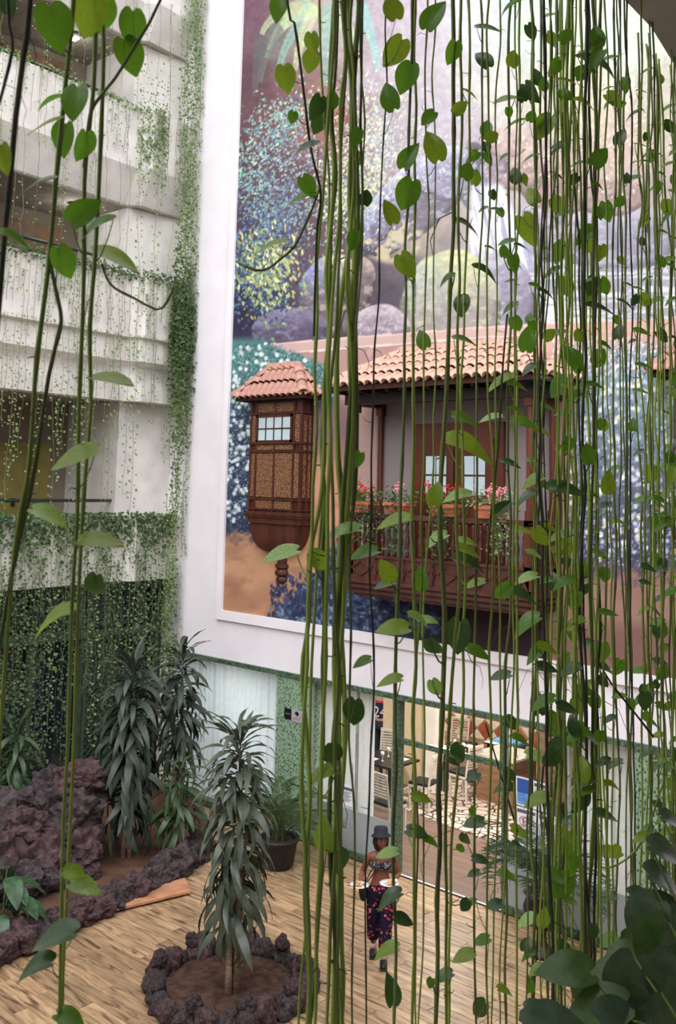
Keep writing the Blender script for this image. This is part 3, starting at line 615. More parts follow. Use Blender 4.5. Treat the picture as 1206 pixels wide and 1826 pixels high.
# enclosure behind the viewpoint
EDGE = [(-2.9, 7.6), (-2.3, 5.9), (-1.86, 4.6), (-1.64, 3.73), (-1.56, 3.34), (-1.53, 3.0), (-1.44, 2.6), (-1.27, 1.95), (-1.16, 1.3), (-1.2, .8), (-1.0, .3), (-.95, -1.0), (-.95, -5)]
SZ = 7.5
mb = MB(); mb.prism(EDGE+[(3, -5), (3, 7.6)], SZ, SZ+.35); struct(mb.build('ceiling_overhang', M('grey_soffit', (160, 157, 150), .9, .04)))  # overhang slab in one even grey
mb = MB(); mb.prism([(-.5, -5), (-.5, .8), (-.42, 1.45), (0, 2.0), (.6, 3.2), (3, 4), (3, -5)], 4.0, 4.3); struct(mb.build('floor_gallery', white2))
PAR = [(-.5, -5), (-.5, .8), (-.42, 1.45), (0, 2.0), (.6, 3.2), (1.2, 4.0)]
mb = MB()
for (ax, ay), (bx_, by_) in zip(PAR, PAR[1:]):
    d = Vector((bx_-ax, by_-ay, 0)).normalized(); n = Vector((d.y, -d.x, 0))*.15
    mb.add([(ax, ay, 4.0), (bx_, by_, 4.0), (bx_+n.x, by_+n.y, 4.0), (ax+n.x, ay+n.y, 4.0), (ax, ay, 4.85), (bx_, by_, 4.85), (bx_+n.x, by_+n.y, 4.85), (ax+n.x, ay+n.y, 4.85)], [(0,3,2,1),(4,5,6,7),(0,1,5,4),(1,2,6,5),(2,3,7,6),(3,0,4,7)])
struct(mb.build('wall_near', white2))
mb = MB(); mb.box((3, -5, 0), (3.2, 12.3, 9)); struct(mb.build('wall_right', white2)); mb = MB(); mb.box((-2.2, YW, 0), (3, YW+.3, 16.2)); struct(mb.build('wall_back.001', white))
mb = MB(); mb.box((-15, -5.2, 0), (3.2, -5, 9)); struct(mb.build('wall_front', white2)); mb = MB(); mb.box((-17.6, -5, 0), (-15, 4.6, 16.2)); struct(mb.build('wall_left.004', white2))
mb = MB(); mb.box((-17.6, -5, -.2), (3, 4.0, -.03)); mb.box((-2.2, 4, -.2), (3, YW, -.03)); struct(mb.build('floor.001', M('paving', (150, 128, 100), .7)))
# ================================================================== small closed bay
def tile_mesh(L, r0=.085, r1=.066, m=terra):
    q = MB(); n = 6; vs = []
    for s, r, y in ((0, r0, 0), (1, r1, L)):
        for rr in (r, r-.014):
            for k in range(n+1): t = PI*k/n; vs.append((rr*math.cos(t), y, rr*math.sin(t)*.95))
    a = lambda s, i, k: s*2*(n+1)+i*(n+1)+k; fs = []
    for k in range(n):
        fs += [(a(0,0,k), a(0,0,k+1), a(1,0,k+1), a(1,0,k)), (a(0,1,k+1), a(0,1,k), a(1,1,k), a(1,1,k+1)), (a(0,0,k+1), a(0,0,k), a(0,1,k), a(0,1,k+1)), (a(1,0,k), a(1,0,k+1), a(1,1,k+1), a(1,1,k))]
    q.add(vs, fs); return q.mesh('roof_tile', m, True)
def frame_mat(o, ydir, nrm):
    y = ydir.normalized(); x = y.cross(nrm).normalized(); z = x.cross(y)
    m = Matrix.Identity(4)
    for i in range(3): m[i][0] = x[i]; m[i][1] = y[i]; m[i][2] = z[i]; m[i][3] = o[i]
    return m
def hip_roof(t, x0, x1, ye, ze, xa, xb, yr, zr, m, sp=.17, L=.3, rows=4):
    O = Vector(t.location); E0, E1 = Vector((x0, ye, ze)), Vector((x1, ye, ze)); A_, B_ = Vector((xa, yr, zr)), Vector((xb, yr, zr)); W0, W1 = Vector((x0, YW, ze)), Vector((x1, YW, ze))
    me_ = tile_mesh(L*1.12, m=m); half = tile_mesh(L*.6, m=m)
    mb = MB(); mb.add([E0, E1, B_, A_, W0, W1, Vector((xa, YW, zr)), Vector((xb, YW, zr))], [(0,1,2,3), (1,5,2), (5,7,2), (4,0,3), (4,3,6), (3,2,7,6)]); dz = Vector((0, 0, -.07)); mb.add([p+dz for p in (E0, E1, B_, A_, W0, W1)], [(3,2,1,0), (2,5,1), (0,4,3)])
    mb.add([E0, E1, E1+dz, E0+dz, W0, W0+dz, W1, W1+dz], [(0,3,2,1), (4,5,3,0), (1,2,7,6)])
    mb.build('roof_deck', [terrad], t)
    def plane(P0, P1, C0, C1, nin):        # eave P0->P1, upper edge C0->C1
        e = (P1-P0); ln = e.length; eu = e.normalized(); n = int(ln/sp); up = ((C0+C1)/2-(P0+P1)/2); up = up-eu*up.dot(eu); H = up.length; uu = up.normalized(); nr = eu.cross(uu); nr = nr if nr.z > 0 else -nr
        c0 = (C0-P0).dot(eu); c1 = (C1-P0).dot(eu)
        for i in range(n+1):
            s = (i+.5)*ln/(n+1)
            hmax = H if c0 <= s <= c1 else (H*s/max(c0, 1e-6) if s < c0 else H*(ln-s)/max(ln-c1, 1e-6)); hmax = min(H, hmax)
            k = 0
            while k*L < hmax-.04:
                o = P0+eu*s+uu*(k*L-(.06 if k == 0 else 0))+nr*(.012+.01*k*0+random.uniform(-.003, .003)); rem = hmax-k*L
                yd = uu+nr*(-.03)+eu*random.uniform(-.015, .015)
                inst('roof_tile', me_ if rem > L*.55 else half, t, Matrix.Translation(-O)@frame_mat(o+nr*.018, yd, nr)); k += 1
    plane(E0, E1, A_, B_, 0); plane(E1, W1, B_, Vector((xb, YW, zr)), 0); plane(W0, E0, Vector((xa, YW, zr)), A_, 0)
    big = tile_mesh(L*1.15, .1, .08, m)
    for P, Q in ((E0, A_), (E1, B_), (A_, B_)):
        d = Q-P; n = max(1, round(d.length/L)); du = d.normalized()
        for k in range(n): inst('ridge_tile', big, t, Matrix.Translation(-O)@frame_mat(P+d*(k/n)-du*(.07 if k == 0 else .02)+Vector((0, 0, .045)), du+Vector((0, 0, -.02)), Vector((0, 0, 1))))
def bay(dx, label):
    x0, x1, y0 = -13.18+dx, -11.89+dx, YW-.28; t = thing('window_bay', ((x0+x1)/2, YW-.14, 5.3), label, 'bay window')
    MB().box((x0+.02, y0+.02, 5.3), (x1-.02, YW, 7.2)).build('body', wood, t)
    mb = MB()
    for x in (x0, x0+.14, x1-.22, x1-.05): mb.box((x, y0-.005, 5.3), (x+.05, y0+.03, 7.2))
    mb.box((x0+.60, y0-.003, 5.3), (x0+.65, y0+.03, 6.45)); mb.box((x0+.60, y0-.003, 7.0), (x0+.65, y0+.03, 7.2))
    for x in (x1-.005,): [mb.box((x-.02, y, 5.3), (x+.008, y+.04, 7.2)) for y in (y0, y0+.12, YW-.04)]
    mb.build('upright_frame', wood, t)
    for z, d in ((5.33, .02), (5.5, .018), (6.32, .018), (6.46, .022), (6.98, .02)):
        MB().box((x0-.01, y0-d, z), (x1+.015, YW, z+.028)).build('rail', wood, t)
    for a, b, z0, z1 in ((.19, .6, 7.02, 7.18), (.65, 1.06, 7.02, 7.18), (.19, .6, 6.36, 6.45), (.65, 1.06, 6.36, 6.45), (.19, .6, 5.55, 6.31), (.65, 1.06, 5.55, 6.31), (.19, .6, 5.36, 5.49), (.65, 1.06, 5.36, 5.49), (1.12, 1.23, 6.5, 6.97), (1.12, 1.23, 5.55, 6.31), (.05, .13, 5.55, 6.31), (.05, .13, 6.5, 6.97)):
        MB().box((x0+a, y0+.004, z0), (x0+b, y0+.022, z1)).build('lattice_panel', lattw, t)
    MB().box((x1-.03, y0+.05, 5.55), (x1-.004, YW-.05, 6.95)).build('lattice_panel', lattw, t)
    fr = MB(); fx0, fx1, z0, z1 = x0+.17, x1-.23, 6.49, 6.97
    fr.box((fx0, y0-.02, z0), (fx1, y0+.01, z0+.04)); fr.box((fx0, y0-.02, z1-.04), (fx1, y0+.01, z1)); fr.box((fx0, y0-.02, z0), (fx0+.04, y0+.01, z1)); fr.box((fx1-.04, y0-.02, z0), (fx1, y0+.01, z1))
    for k in (1, 2, 3): x = fx0+.04+(fx1-fx0-.08)*k/4; fr.box((x-.01, y0-.018, z0), (x+.01, y0+.01, z1))
    zm = (z0+z1)/2; fr.box((fx0, y0-.018, zm-.01), (fx1, y0+.01, zm+.01)); wf = fr.build('window_frame', wood, t)
    pane = M('pale_pane', (196, 216, 224), .12, .05, 2, spec=.8)
    for k in range(4):
        for z in (z0+.04, zm+.01):
            a = fx0+.05+(fx1-fx0-.08)*k/4; q = MB(); q.box((a, y0-.006, z), (a+(fx1-fx0-.08)/4-.02, y0, z+.2)); sub(q, 'pane', pane, wf, t)
    mb = MB()
    for z, d, h in ((5.24, .05, .06), (5.2, .03, .05), (5.13, .0, .08), (5.1, .025, .03)): mb.box((x0-d, y0-d, z), (x1+d, YW, z+h))
    mb.build('cornice', wood, t)
    mb = MB(); vs = []; n = 9
    for i in range(n):
        a = i/(n-1)*PI/2; f = math.cos(a); z = 5.1-.5*math.sin(a); cx = (x0+x1)/2; hw = .14+((x1-x0)/2-.14)*f**.75; dy = .1+(.26-.1)*f**.7
        vs += [(cx-hw, YW, z), (cx-hw*.93, YW-dy, z), (cx+hw*.93, YW-dy, z), (cx+hw, YW, z)]
    mb.add(vs, [(i*4+k, (i+1)*4+k, (i+1)*4+k+1, i*4+k+1) for i in range(n-1) for k in range(3)]+[(4*n-4, 4*n-1, 4*n-2, 4*n-3)]); mb.build('curved_base', wood, t)
    cx = (x0+x1)/2
    mb = MB(); mb.lathe([(.12, 4.62), (.11, 4.42), (.15, 4.4), (.15, 4.35), (.11, 4.33), (.15, 4.28), (.15, 4.23), (.1, 4.2), (.13, 4.16), (.13, 4.12), (.06, 4.08)], (cx, YW, 0), 14, 1, .9); mb.build('corbel', wood, t, smooth=False)
    MB().box((x0-.06, y0-.06, 7.2), (x1+.06, YW, 7.27)).build('eave_beam', woodd, t)
    hip_roof(t, -13.4+dx, -11.72+dx, YW-.45, 7.29, -12.85+dx, -12.2+dx, YW-.1, 7.78, terra2, .165, .27)
bay(0, 'closed wooden bay window with small tiled roof, left of the wooden balcony')
bay(7.85, 'closed wooden bay window with small tiled roof, at the right edge of the photo')
# ================================================================== large wooden balcony
X0, X1, YB = -10.35, -7.15, YW-.75
t = thing('wooden_balcony', ((X0+X1)/2, YW-.4, 4.3), 'large carved wooden balcony with tiled roof projecting from the painted wall', 'balcony')
for k, (z, d, h) in enumerate(((4.13, -.06, .05), (4.18, .0, .05), (4.23, -.02, .03), (4.26, .05, .05), (4.31, .02, .03), (4.34, .08, .05))):
    MB().box((X0-d, YB-d, z), (X1+d, YW, z+h)).build('base_moulding', wood, t)
MB().box((X0+.02, YB+.02, 4.39), (X1-.02, YW, 4.45)).build('deck', woodd, t)
MB().box((X0, YB, 4.39), (X1, YB+.05, 4.72)).box((X1-.05, YB, 4.39), (X1, YW, 4.72)).box((X0, YB, 4.39), (X0+.05, YW, 4.72)).build('frieze', wood, t)
npan = 6; pwid = (X1-X0)/npan
for k in range(npan):
    cx = X0+pwid*(k+.5); q = MB(); Y = YB-.012
    for s in (-1, 1): q.bar((cx+s*.17, Y, 4.555), (cx, Y, 4.555+.11), .025, .025); q.bar((cx+s*.17, Y, 4.555), (cx, Y, 4.555-.11), .025, .025)
    q.build('carved_diamond', wood, t); q = MB()
    for s in (-1, 1): q.bar((cx+s*pwid*.48, Y, 4.67), (cx+s*.2, Y, 4.555), .022, .02); q.bar((cx+s*pwid*.48, Y, 4.44), (cx+s*.2, Y, 4.555), .022, .02)
    q.build('carved_moulding', wood, t)
    MB().box((cx-pwid/2-.03, YB-.02, 4.4), (cx-pwid/2+.03, YB, 4.72)).build('panel_stile', wood, t)
MB().box((X0-.03, YB-.03, 4.72), (X1+.03, YB+.07, 4.76)).box((X1-.06, YB-.03, 4.72), (X1+.03, YW, 4.76)).box((X0-.03, YB-.03, 4.72), (X0+.06, YW, 4.76)).build('bottom_rail', wood, t)
MB().box((X0-.03, YB-.03, 5.3), (X1+.03, YB+.07, 5.37)).box((X1-.06, YB-.03, 5.3), (X1+.03, YW, 5.37)).box((X0-.03, YB-.03, 5.3), (X0+.06, YW, 5.37)).build('handrail', wood, t)
bal = MB(); bal.lathe([(.022, 4.76), (.03, 4.8), (.018, 4.85), (.034, 4.95), (.036, 5.0), (.018, 5.1), (.03, 5.13), (.018, 5.18), (.03, 5.25), (.022, 5.3)], (0, 0, -4.3), 8); balm = bal.mesh('baluster', wood, True)
O = Vector(t.location)
for k in range(27): inst('baluster', balm, t, Matrix.Translation((X0+.08+k*(X1-X0-.16)/26-O.x, YB+.02-O.y, 0)))
for k in range(1, 6):
    for X in (X0+.02, X1-.02): inst('baluster', balm, t, Matrix.Translation((X-O.x, YB+k*.115-O.y, 0)))
def post(x, y): MB().box((x-.05, y-.05, 4.45), (x+.05, y+.05, 5.5)).tube([(x, y, 5.5), (x, y, 6.95)], .047, 10).box((x-.06, y-.06, 6.9), (x+.06, y+.06, 7.1)).build('post', woodr, t)
post(X0+.05, YB+.05); post(X1-.02, YB+.05); post(X0+.02, YW-.06); post(X1-.05, YW-.06)
MB().box((X0-.1, YB-.05, 7.02), (X1+.1, YB+.12, 7.2)).box((X1-.05, YB, 7.02), (X1+.1, YW, 7.2)).box((X0-.1, YB, 7.02), (X0+.05, YW, 7.2)).build('lintel_beam', woodd, t)
for k in range(14): x = X0-.05+k*(X1-X0+.1)/13; MB().box((x-.03, YB-.32, 7.17), (x+.03, YW, 7.24)).build('rafter', woodd, t)
MB().box((X0, YB, 7.2), (X1, YW, 7.23)).build('ceiling_board', woodd, t)
hip_roof(t, -10.5, -6.8, YW-1.14, 7.27, -9.8, -7.98, YW-.12, 7.84, terra, .168, .3)
# balcony door
d = MB(); d.box((-9.66, YW-.08, 4.45), (-8.0, YW-.01, 6.75)); dr = d.build('door_surround', woodr, t)
for a, b in ((-9.5, -8.86), (-8.8, -8.16)):
    q = MB(); q.box((a, YW-.11, 4.47), (b, YW-.075, 6.5)); lf = q.build('door_leaf', woodr, t)
    q = MB(); [q.bar((a+.1, YW-.12, 5.3+s*.14), (b-.1, YW-.12, 5.3-s*.14), .03, .02) for s in (-1, 1)]; q.box((a+.05, YW-.122, 5.5), (b-.05, YW-.11, 5.54)); q.box((a+.05, YW-.122, 5.05), (b-.05, YW-.11, 5.09)); sub(q, 'carved_panel', woodr, lf, t)
    for i in range(2):
        for j in range(2):
            q = MB(); q.box((a+.13+i*.2, YW-.118, 5.68+j*.3), (a+.31+i*.2, YW-.108, 5.95+j*.3)); sub(q, 'pane', M('pale_pane', (196, 216, 224)), lf, t)
# flower boxes
fl_g = leafmat('geranium_leaf', (104, 136, 84), (62, 96, 52), .5, .25, s=30); potm = M('terracotta_trough', (176, 100, 72), .7, .08)
pinkf = M('pink_petals', (232, 150, 156), .6, .1, 40); redf = M('red_petals', (206, 40, 34), .6, .1, 40); varg = leafmat('variegated_leaf', (176, 196, 150), (88, 128, 70), .45, .3, s=60); fern = leafmat('feathery_green', (96, 126, 84), (60, 92, 56), .5, .3)
def bunch(n, cx, cy, cz, sx, sy, sz, ls, fall=0):
    q = MB()
    for _ in range(n):
        p = Vector((cx+random.gauss(0, sx), cy+random.gauss(0, sy), cz+abs(random.gauss(0, sz))-fall*random.random()**1.3)); a = random.uniform(0, 2*PI); e = random.uniform(-.9, .7)
        d = Vector((math.cos(a)*math.cos(e), math.sin(a)*math.cos(e), math.sin(e)))*ls*random.uniform(.7, 1.3); s = d.cross(Vector((random.uniform(-.4, .4), random.uniform(-.4, .4), 1))).normalized()*ls*.4; nn = s.cross(d).normalized()*ls*.12
        q.add([p, p+d*.5+s-nn, p+d, p+d*.5-s-nn, p+d*.5], [(0, 4, 1), (1, 4, 2), (2, 4, 3), (3, 4, 0)])
    return q
boxes = [(-10.05, 'terracotta flower trough with red and pink geraniums, leftmost on the wooden balcony', redf, 0, 0), (-9.35, 'terracotta flower trough with trailing feathery greenery, second from the left', pinkf, .55, 1), (-8.5, 'terracotta flower trough with red blooms, second from the right', redf, .6, 1), (-7.72, 'terracotta flower trough with pink blooms and long variegated trails, rightmost', pinkf, .5, 2)]
for x, lb, fm, fall, kd in boxes:
    tt = thing('flower_trough', (x, YB-.05, 5.38), lb, 'planter'); q = MB(); q.add([(x-.17, YB-.11, 5.38), (x+.17, YB-.11, 5.38), (x+.17, YB+.07, 5.38), (x-.17, YB+.07, 5.38), (x-.2, YB-.13, 5.53), (x+.2, YB-.13, 5.53), (x+.2, YB+.09, 5.53), (x-.2, YB+.09, 5.53)], [(0,3,2,1),(4,5,6,7),(0,1,5,4),(1,2,6,5),(2,3,7,6),(3,0,4,7)]); q.box((x-.215, YB-.145, 5.5), (x+.215, YB+.105, 5.55))
    q.build('trough', potm, tt); bunch(190, x, YB-.04, 5.57, .2, .07, .1, .06).build('foliage', varg if kd == 2 else fl_g, tt, kind='stuff')
    if fall: bunch(260, x+(.2 if kd == 2 else 0), YB-.15, 5.5, .09, .03, .05, .055, fall*1.3).build('trailing_foliage', varg if kd == 2 else fern, tt, kind='stuff')
    for _ in range(9 if kd != 1 or fm is redf else 3):
        q = MB(); c = Vector((x+random.uniform(-.26, .26), YB-.08+random.uniform(-.08, .05), 5.72+random.uniform(-.05, .1)))
        for _k in range(7): q.ell(c+Vector((random.gauss(0, .022), random.gauss(0, .02), random.gauss(0, .02))), .018, .018, .014, 6, 4)
        q.tube([c-Vector((0, 0, .02)), c-Vector((0, 0, .14))], .003, 3); q.build('bloom', fm, tt)
q = MB()
bunch(420, -9.9, YB-.1, 5.5, .12, .05, .05, .05, .6).build('x', fl_g); o = bpy.data.objects['x']; o.name = 'hanging_plant'; tag(o, 'green plant trailing over the left part of the balcony balustrade', 'plant', kind='stuff')
# ================================================================== lava rocks
def rock_mesh(seed, m, rough=.5, sub_=3):
    bm = bmesh.new(); bmesh.ops.create_icosphere(bm, subdivisions=sub_, radius=1)
    for v in bm.verts:
        p = v.co.copy(); o = Vector((seed*7.3, seed*3.1, seed*1.7)); q = noise.fractal(p*1.3+o, .9, 2.1, 3)*.42*rough*1.6+noise.noise(p*3.2+o)*.26*rough+noise.noise(p*7+o)*.13*rough
        v.co = p*(1+q)
    me_ = bpy.data.meshes.new('lava_rock'); bm.to_mesh(me_); bm.free(); me_.materials.append(m); return me_
RM = [rock_mesh(i, rock if i % 3 else rock2) for i in range(7)]
RMF = [rock_mesh(20+i, rock if i % 2 else rock2, .7, 4) for i in range(4)]
def rockat(p, s, label=None, group=None, parent=None, name='lava_rock', fine=False):
    m = Matrix.Translation(p)@Euler((random.uniform(-.5, .5), random.uniform(-.5, .5), random.uniform(0, 6.28))).to_matrix().to_4x4()@Matrix.Diagonal((s[0], s[1], s[2], 1))
    o = inst(name, random.choice(RMF if fine else RM), parent, m if parent else None)
    if not parent: o.matrix_world = m; tag(o, label, 'rock', group)
    return o
# ring round the near dracaena
RC = Vector((-9.05, 8.17, 0))
for k in range(24):
    a = 2*PI*k/24+random.uniform(-.06, .06); r = .86+random.uniform(-.03, .04); s = random.uniform(.1, .15)
    front = 'near' if (math.cos(a)*.64-math.sin(a)*.77) > .4 else 'far' if (math.cos(a)*.64-math.sin(a)*.77) < -.4 else 'side'
    rockat(RC+Vector((r*math.cos(a), r*math.sin(a), s*.75)), (s*1.15, s*1.0, s*random.uniform(1.0, 1.45)), {'near': 'dark lava rock on the near side of the round tree bed', 'far': 'dark lava rock on the far side of the round tree bed, behind the trunk', 'side': 'dark lava rock at the side of the round tree bed'}[front], 'lava rocks ringing the tree: '+front+' side')
for k in range(9):
    a = 2*PI*k/9+.2; rockat(RC+Vector((.85*math.cos(a), .85*math.sin(a), .26)), (.09, .08, .1), 'small lava rock lying on top of the rock ring round the tree', 'small rocks on top of the ring')
vs = []; q = MB(); n = 26
for j in range(8):
    for k in range(n):
        r = .8*(j+.01)/7; a = 2*PI*k/n; vs.append(RC+Vector((r*math.cos(a), r*math.sin(a), .1+.035*noise.noise(Vector((r*3*math.cos(a), r*3*math.sin(a), 4)))-(.05 if j == 7 else 0))))
q.add(vs, [(j*n+k, (j+1)*n+k, (j+1)*n+(k+1) % n, j*n+(k+1) % n) for j in range(7) for k in range(n)]); tag(q.build('ring_soil', soild, smooth=True), 'dark brown soil inside the rock ring', 'soil', kind='stuff')
# kerb of lava rocks along the bed
y = 5.6; k = 0
while y < 10.9:
    s = random.uniform(.16, .24); x = bedx(y)-.12
    zone = 'left part' if y < 7.7 else 'middle part' if y < 9.3 else 'far right part'
    rockat((x, y, s*.55), (s, s*1.05, s*random.uniform(.8, 1.15)), 'rough lava rock edging the planting bed, '+zone+' of the row', 'lava rock edging, '+zone, fine=True)
    if random.random() < .6: rockat((x-.22, y+.1, s*.5), (s*.8, s*.8, s*.8), 'rough lava rock edging the planting bed, '+zone+' of the row', 'lava rock edging, '+zone, fine=True)
    y += s*1.25
# big rockwork
t = thing('rock_formation', (-13.3, 8.5, 0), 'tall craggy lava rock formation in the planting bed at the left', 'rock')
for p, s in (((-13.55, 8.95, .35), (.42, .42, .5)), ((-13.5, 8.95, .85), (.4, .42, .4)), ((-13.65, 9.0, 1.2), (.36, .42, .3)), ((-13.35, 9.05, 1.3), (.26, .26, .2)), ((-13.25, 8.9, .3), (.34, .36, .36)), ((-13.8, 8.6, .75), (.34, .34, .36)), ((-13.9, 8.75, 1.15), (.24, .26, .24)),
             ((-13.3, 8.3, .3), (.42, .42, .42)), ((-13.5, 8.15, .75), (.36, .36, .3)), ((-13.95, 8.1, .6), (.46, .46, .6)), ((-14.1, 7.8, .95), (.4, .42, .32)), ((-13.6, 7.7, .35), (.5, .46, .5)), ((-13.0, 7.9, .2), (.36, .36, .28)), ((-13.2, 7.4, .2), (.4, .36, .32)), ((-14.2, 7.3, .5), (.5, .5, .6)), ((-12.95, 8.5, .12), (.22, .2, .18)), ((-13.75, 8.35, 1.05), (.22, .2, .2)), ((-12.9, 8.9, .1), (.14, .14, .12))):
    p = Vector(p)-Vector(t.location); rockat(p, s, parent=t, name='boulder', fine=True)
# flat board on the soil
mb = MB(); a, b, c = onz(190, 1603, .05), onz(330, 1566, .05), onz(340, 1590, .05); d = onz(208, 1622, .05)
mb.prism([(p.x, p.y) for p in (a, d, c, b)], .03, .06); tag(mb.build('flat_board', M('tan_board', (176, 124, 92), .8)), 'flat tan board lying on the soil behind the lava rock edging', 'board')

# ================================================================== dracaenas
dl = [leafmat('dracaena_leaf', (84, 94, 78), (46, 56, 44), .42, .15, s=3), leafmat('dracaena_leaf_green', (72, 96, 62), (42, 60, 40), .45, .2, s=3), leafmat('dracaena_leaf_blue', (64, 76, 62), (40, 50, 40), .5, .12, s=3)]
def strap(mat, droop, wd=.085, tw=.0, seed=0):
    q = MB(); n = 9; vs = []; rr = random.Random(seed); a0 = .15
    y = z = 0
    for i in range(n+1):
        s = i/n; wv = wd*(math.sin(PI*min(1, s*.92+.06))**.75)*(.3+.7*min(1, s*1.9)); wv = max(wv*.5, .004)
        ang = a0-droop*(s**1.1); 
        if i: y += math.cos(ang)/n; z += math.sin(ang)/n
        wb = .012*math.sin(s*14+seed); x0 = .03*math.sin(s*3+seed)
        vs += [(x0-wv, y, z+.018+wb), (x0, y, z), (x0+wv, y, z+.018-wb)]
    q.add(vs, [(i*3+k, i*3+k+1, i*3+k+4, i*3+k+3) for i in range(n) for k in range(2)]); return q.mesh('leaf', mat, True)
ST = {j: [strap(dl[j], d, w_, seed=s) for s, (d, w_) in enumerate(((1.3, .12), (1.8, .15), (2.2, .13), (1.6, .15), (.9, .11)))] for j in range(3)}
bark = M('dracaena_bark', (170, 142, 122), .8, .2, 12, .4, 40, stretch=(1, 1, 3)); stemg = M('green_stem', (70, 84, 54), .6)
def dracaena(name, x, y, zb, ztop, zlow, canes, nleaf, L, mat, label, group=None, spread=1.0, top=(0, 0)):
    t = thing(name, (x, y, zb), label, 'plant', group); H = ztop-zb
    for i in range(canes):
        a = 2*PI*i/canes+.6; dx, dy = .05*math.cos(a)*(canes > 1), .05*math.sin(a)*(canes > 1); hh = H*(1-.3*i)
        MB().tube([(dx, dy, -.05), (dx*1.1, dy*1.1, hh*.35), (dx*1.0, dy*1.0, hh*.5)], [.045, .038, .033], 8).build('trunk', bark, t, True, world=False); MB().tube([(dx*1.0, dy*1.0, hh*.5), (dx*.6, dy*.6, hh*.75), (dx*.1+top[0], dy*.1+top[1], hh-.4)], [.031, .022, .012], 8).build('green_stem', stemg, t, True, world=False)
    for k in range(nleaf):
        s = (k+.5)/nleaf; z = (zlow-zb)+(H-.25-(zlow-zb))*s**.9; az = k*2.4+random.uniform(-.4, .4)
        up = -.25+1.0*s**1.8+random.uniform(-.35, .35) if s < .9 else random.uniform(.5, 1.3)
        l = L*random.uniform(.8, 1.15)*(1-.15*s); me_ = random.choice(ST[mat][:4] if s < .9 else ST[mat][3:]); r = .02
        m = Matrix.Translation((r*math.cos(az)+top[0]*s, r*math.sin(az)+top[1]*s, z+.1))@Matrix.Rotation(az-PI/2, 4, 'Z')@Matrix.Rotation(up+random.uniform(-.2, .2), 4, 'X')@Matrix.Rotation(random.uniform(-.5, .5), 4, 'Y')@Matrix.Diagonal((l*spread, l, l, 1))
        inst('leaf', me_, t, m)
    return t
dracaena('dracaena', -8.87, 8.04, .08, 3.05, .72, 3, 250, .64, 0, 'tall dracaena with long drooping dark leaves in the round lava rock ring')
dracaena('dracaena', -13.2, 9.7, .02, 3.0, .6, 2, 230, .8, 2, 'large bushy dracaena in the planting bed right of the lava formation')
dracaena('dracaena', -13.9, 11.2, .02, 3.0, 1.0, 2, 150, .7, 2, 'dracaena standing in the courtyard corner before the curtained window')
dracaena('dracaena', -12.65, 10.25, .02, 1.5, .35, 2, 75, .6, 1, 'low green dracaena between the large bushy one and the ringed tree')
dracaena('dracaena', -14.7, 8.6, .02, 2.0, .6, 2, 90, .62, 1, 'slim dracaena at the left edge of the photo behind the lava rocks')
# ================================================================== palms
pl1 = leafmat('areca_leaf', (92, 116, 76), (52, 74, 46), .4, .25, s=8); pl2 = leafmat('fan_palm_leaf', (78, 108, 84), (40, 64, 50), .4, .2, s=8)
def frond(mat, seed, wid=.28, n=24, dr=1.5):
    q = MB(); rr = random.Random(seed); y = z = 0; pts = [(0, 0, 0)]; ang = .5
    for i in range(n): ang = .45-dr*((i+1)/n)**1.4; y += math.cos(ang)/n; z += math.sin(ang)/n; pts.append((0, y, z))
    q.tube(pts, [.011*(1-i/n*.8) for i in range(n+1)], 4)
    for i in range(4, n+1):
        s = i/n; l = wid*math.sin(PI*min(1, (s-.1)*.95))**.6+.03; p = Vector(pts[i])
        for sg in (-1, 1):
            d = Vector((sg*.75, .62, -.28+rr.uniform(-.1, .1))).normalized()*l*rr.uniform(.85, 1.1); wv = Vector((0, .011, .004)); m_ = p+d*.5+Vector((0, 0, .02))
            q.add([p, m_-wv, p+d+Vector((0, 0, -.04*l)), m_+wv], [(0, 1, 2, 3)])
    return q.mesh('frond', mat)
FR = [frond(pl1, i, dr=1.2+.35*i) for i in range(3)]; FR2 = [frond(pl2, 5+i, .34, 20, 1.4+.4*i) for i in range(3)]
potd = M('dark_pot', (34, 34, 36), .5, .15)
def palm(x, y, z, n, L, meshes, label, pot):
    t = thing('potted_palm', (x, y, 0), label, 'plant')
    if pot: MB().lathe([(.2, 0), (.24, .05), (.29, .38), (.32, .4), (.32, .44), (.27, .44), (.26, .36)], (0, 0, 0), 20).build('pot', potd, t, True, world=False); MB().lathe([(.0, .37), (.26, .38)], (0, 0, 0), 14).build('pot_soil', soild, t, world=False)
    for k in range(n):
        az = k*2.4; u = random.uniform(.35, 1.25) if k % 3 else random.uniform(-.1, .5)
        m = Matrix.Translation((.06*math.cos(az), .06*math.sin(az), z+random.uniform(0, .25)))@Matrix.Rotation(az-PI/2, 4, 'Z')@Matrix.Rotation(u, 4, 'X')@Matrix.Diagonal((L, L*random.uniform(.75, 1.1), L, 1)); inst('frond', random.choice(meshes), t, m)
    for k in range(5): a = k*1.26; MB().tube([(.08*math.cos(a), .08*math.sin(a), z-.05), (.1*math.cos(a), .1*math.sin(a), z+.45)], .014, 6).build('cane', stemg, t, world=False)
    return t
palm(-11.35, 11.15, .42, 32, .95, FR, 'feathery areca palm in a dark pot against the left green pillar', True)
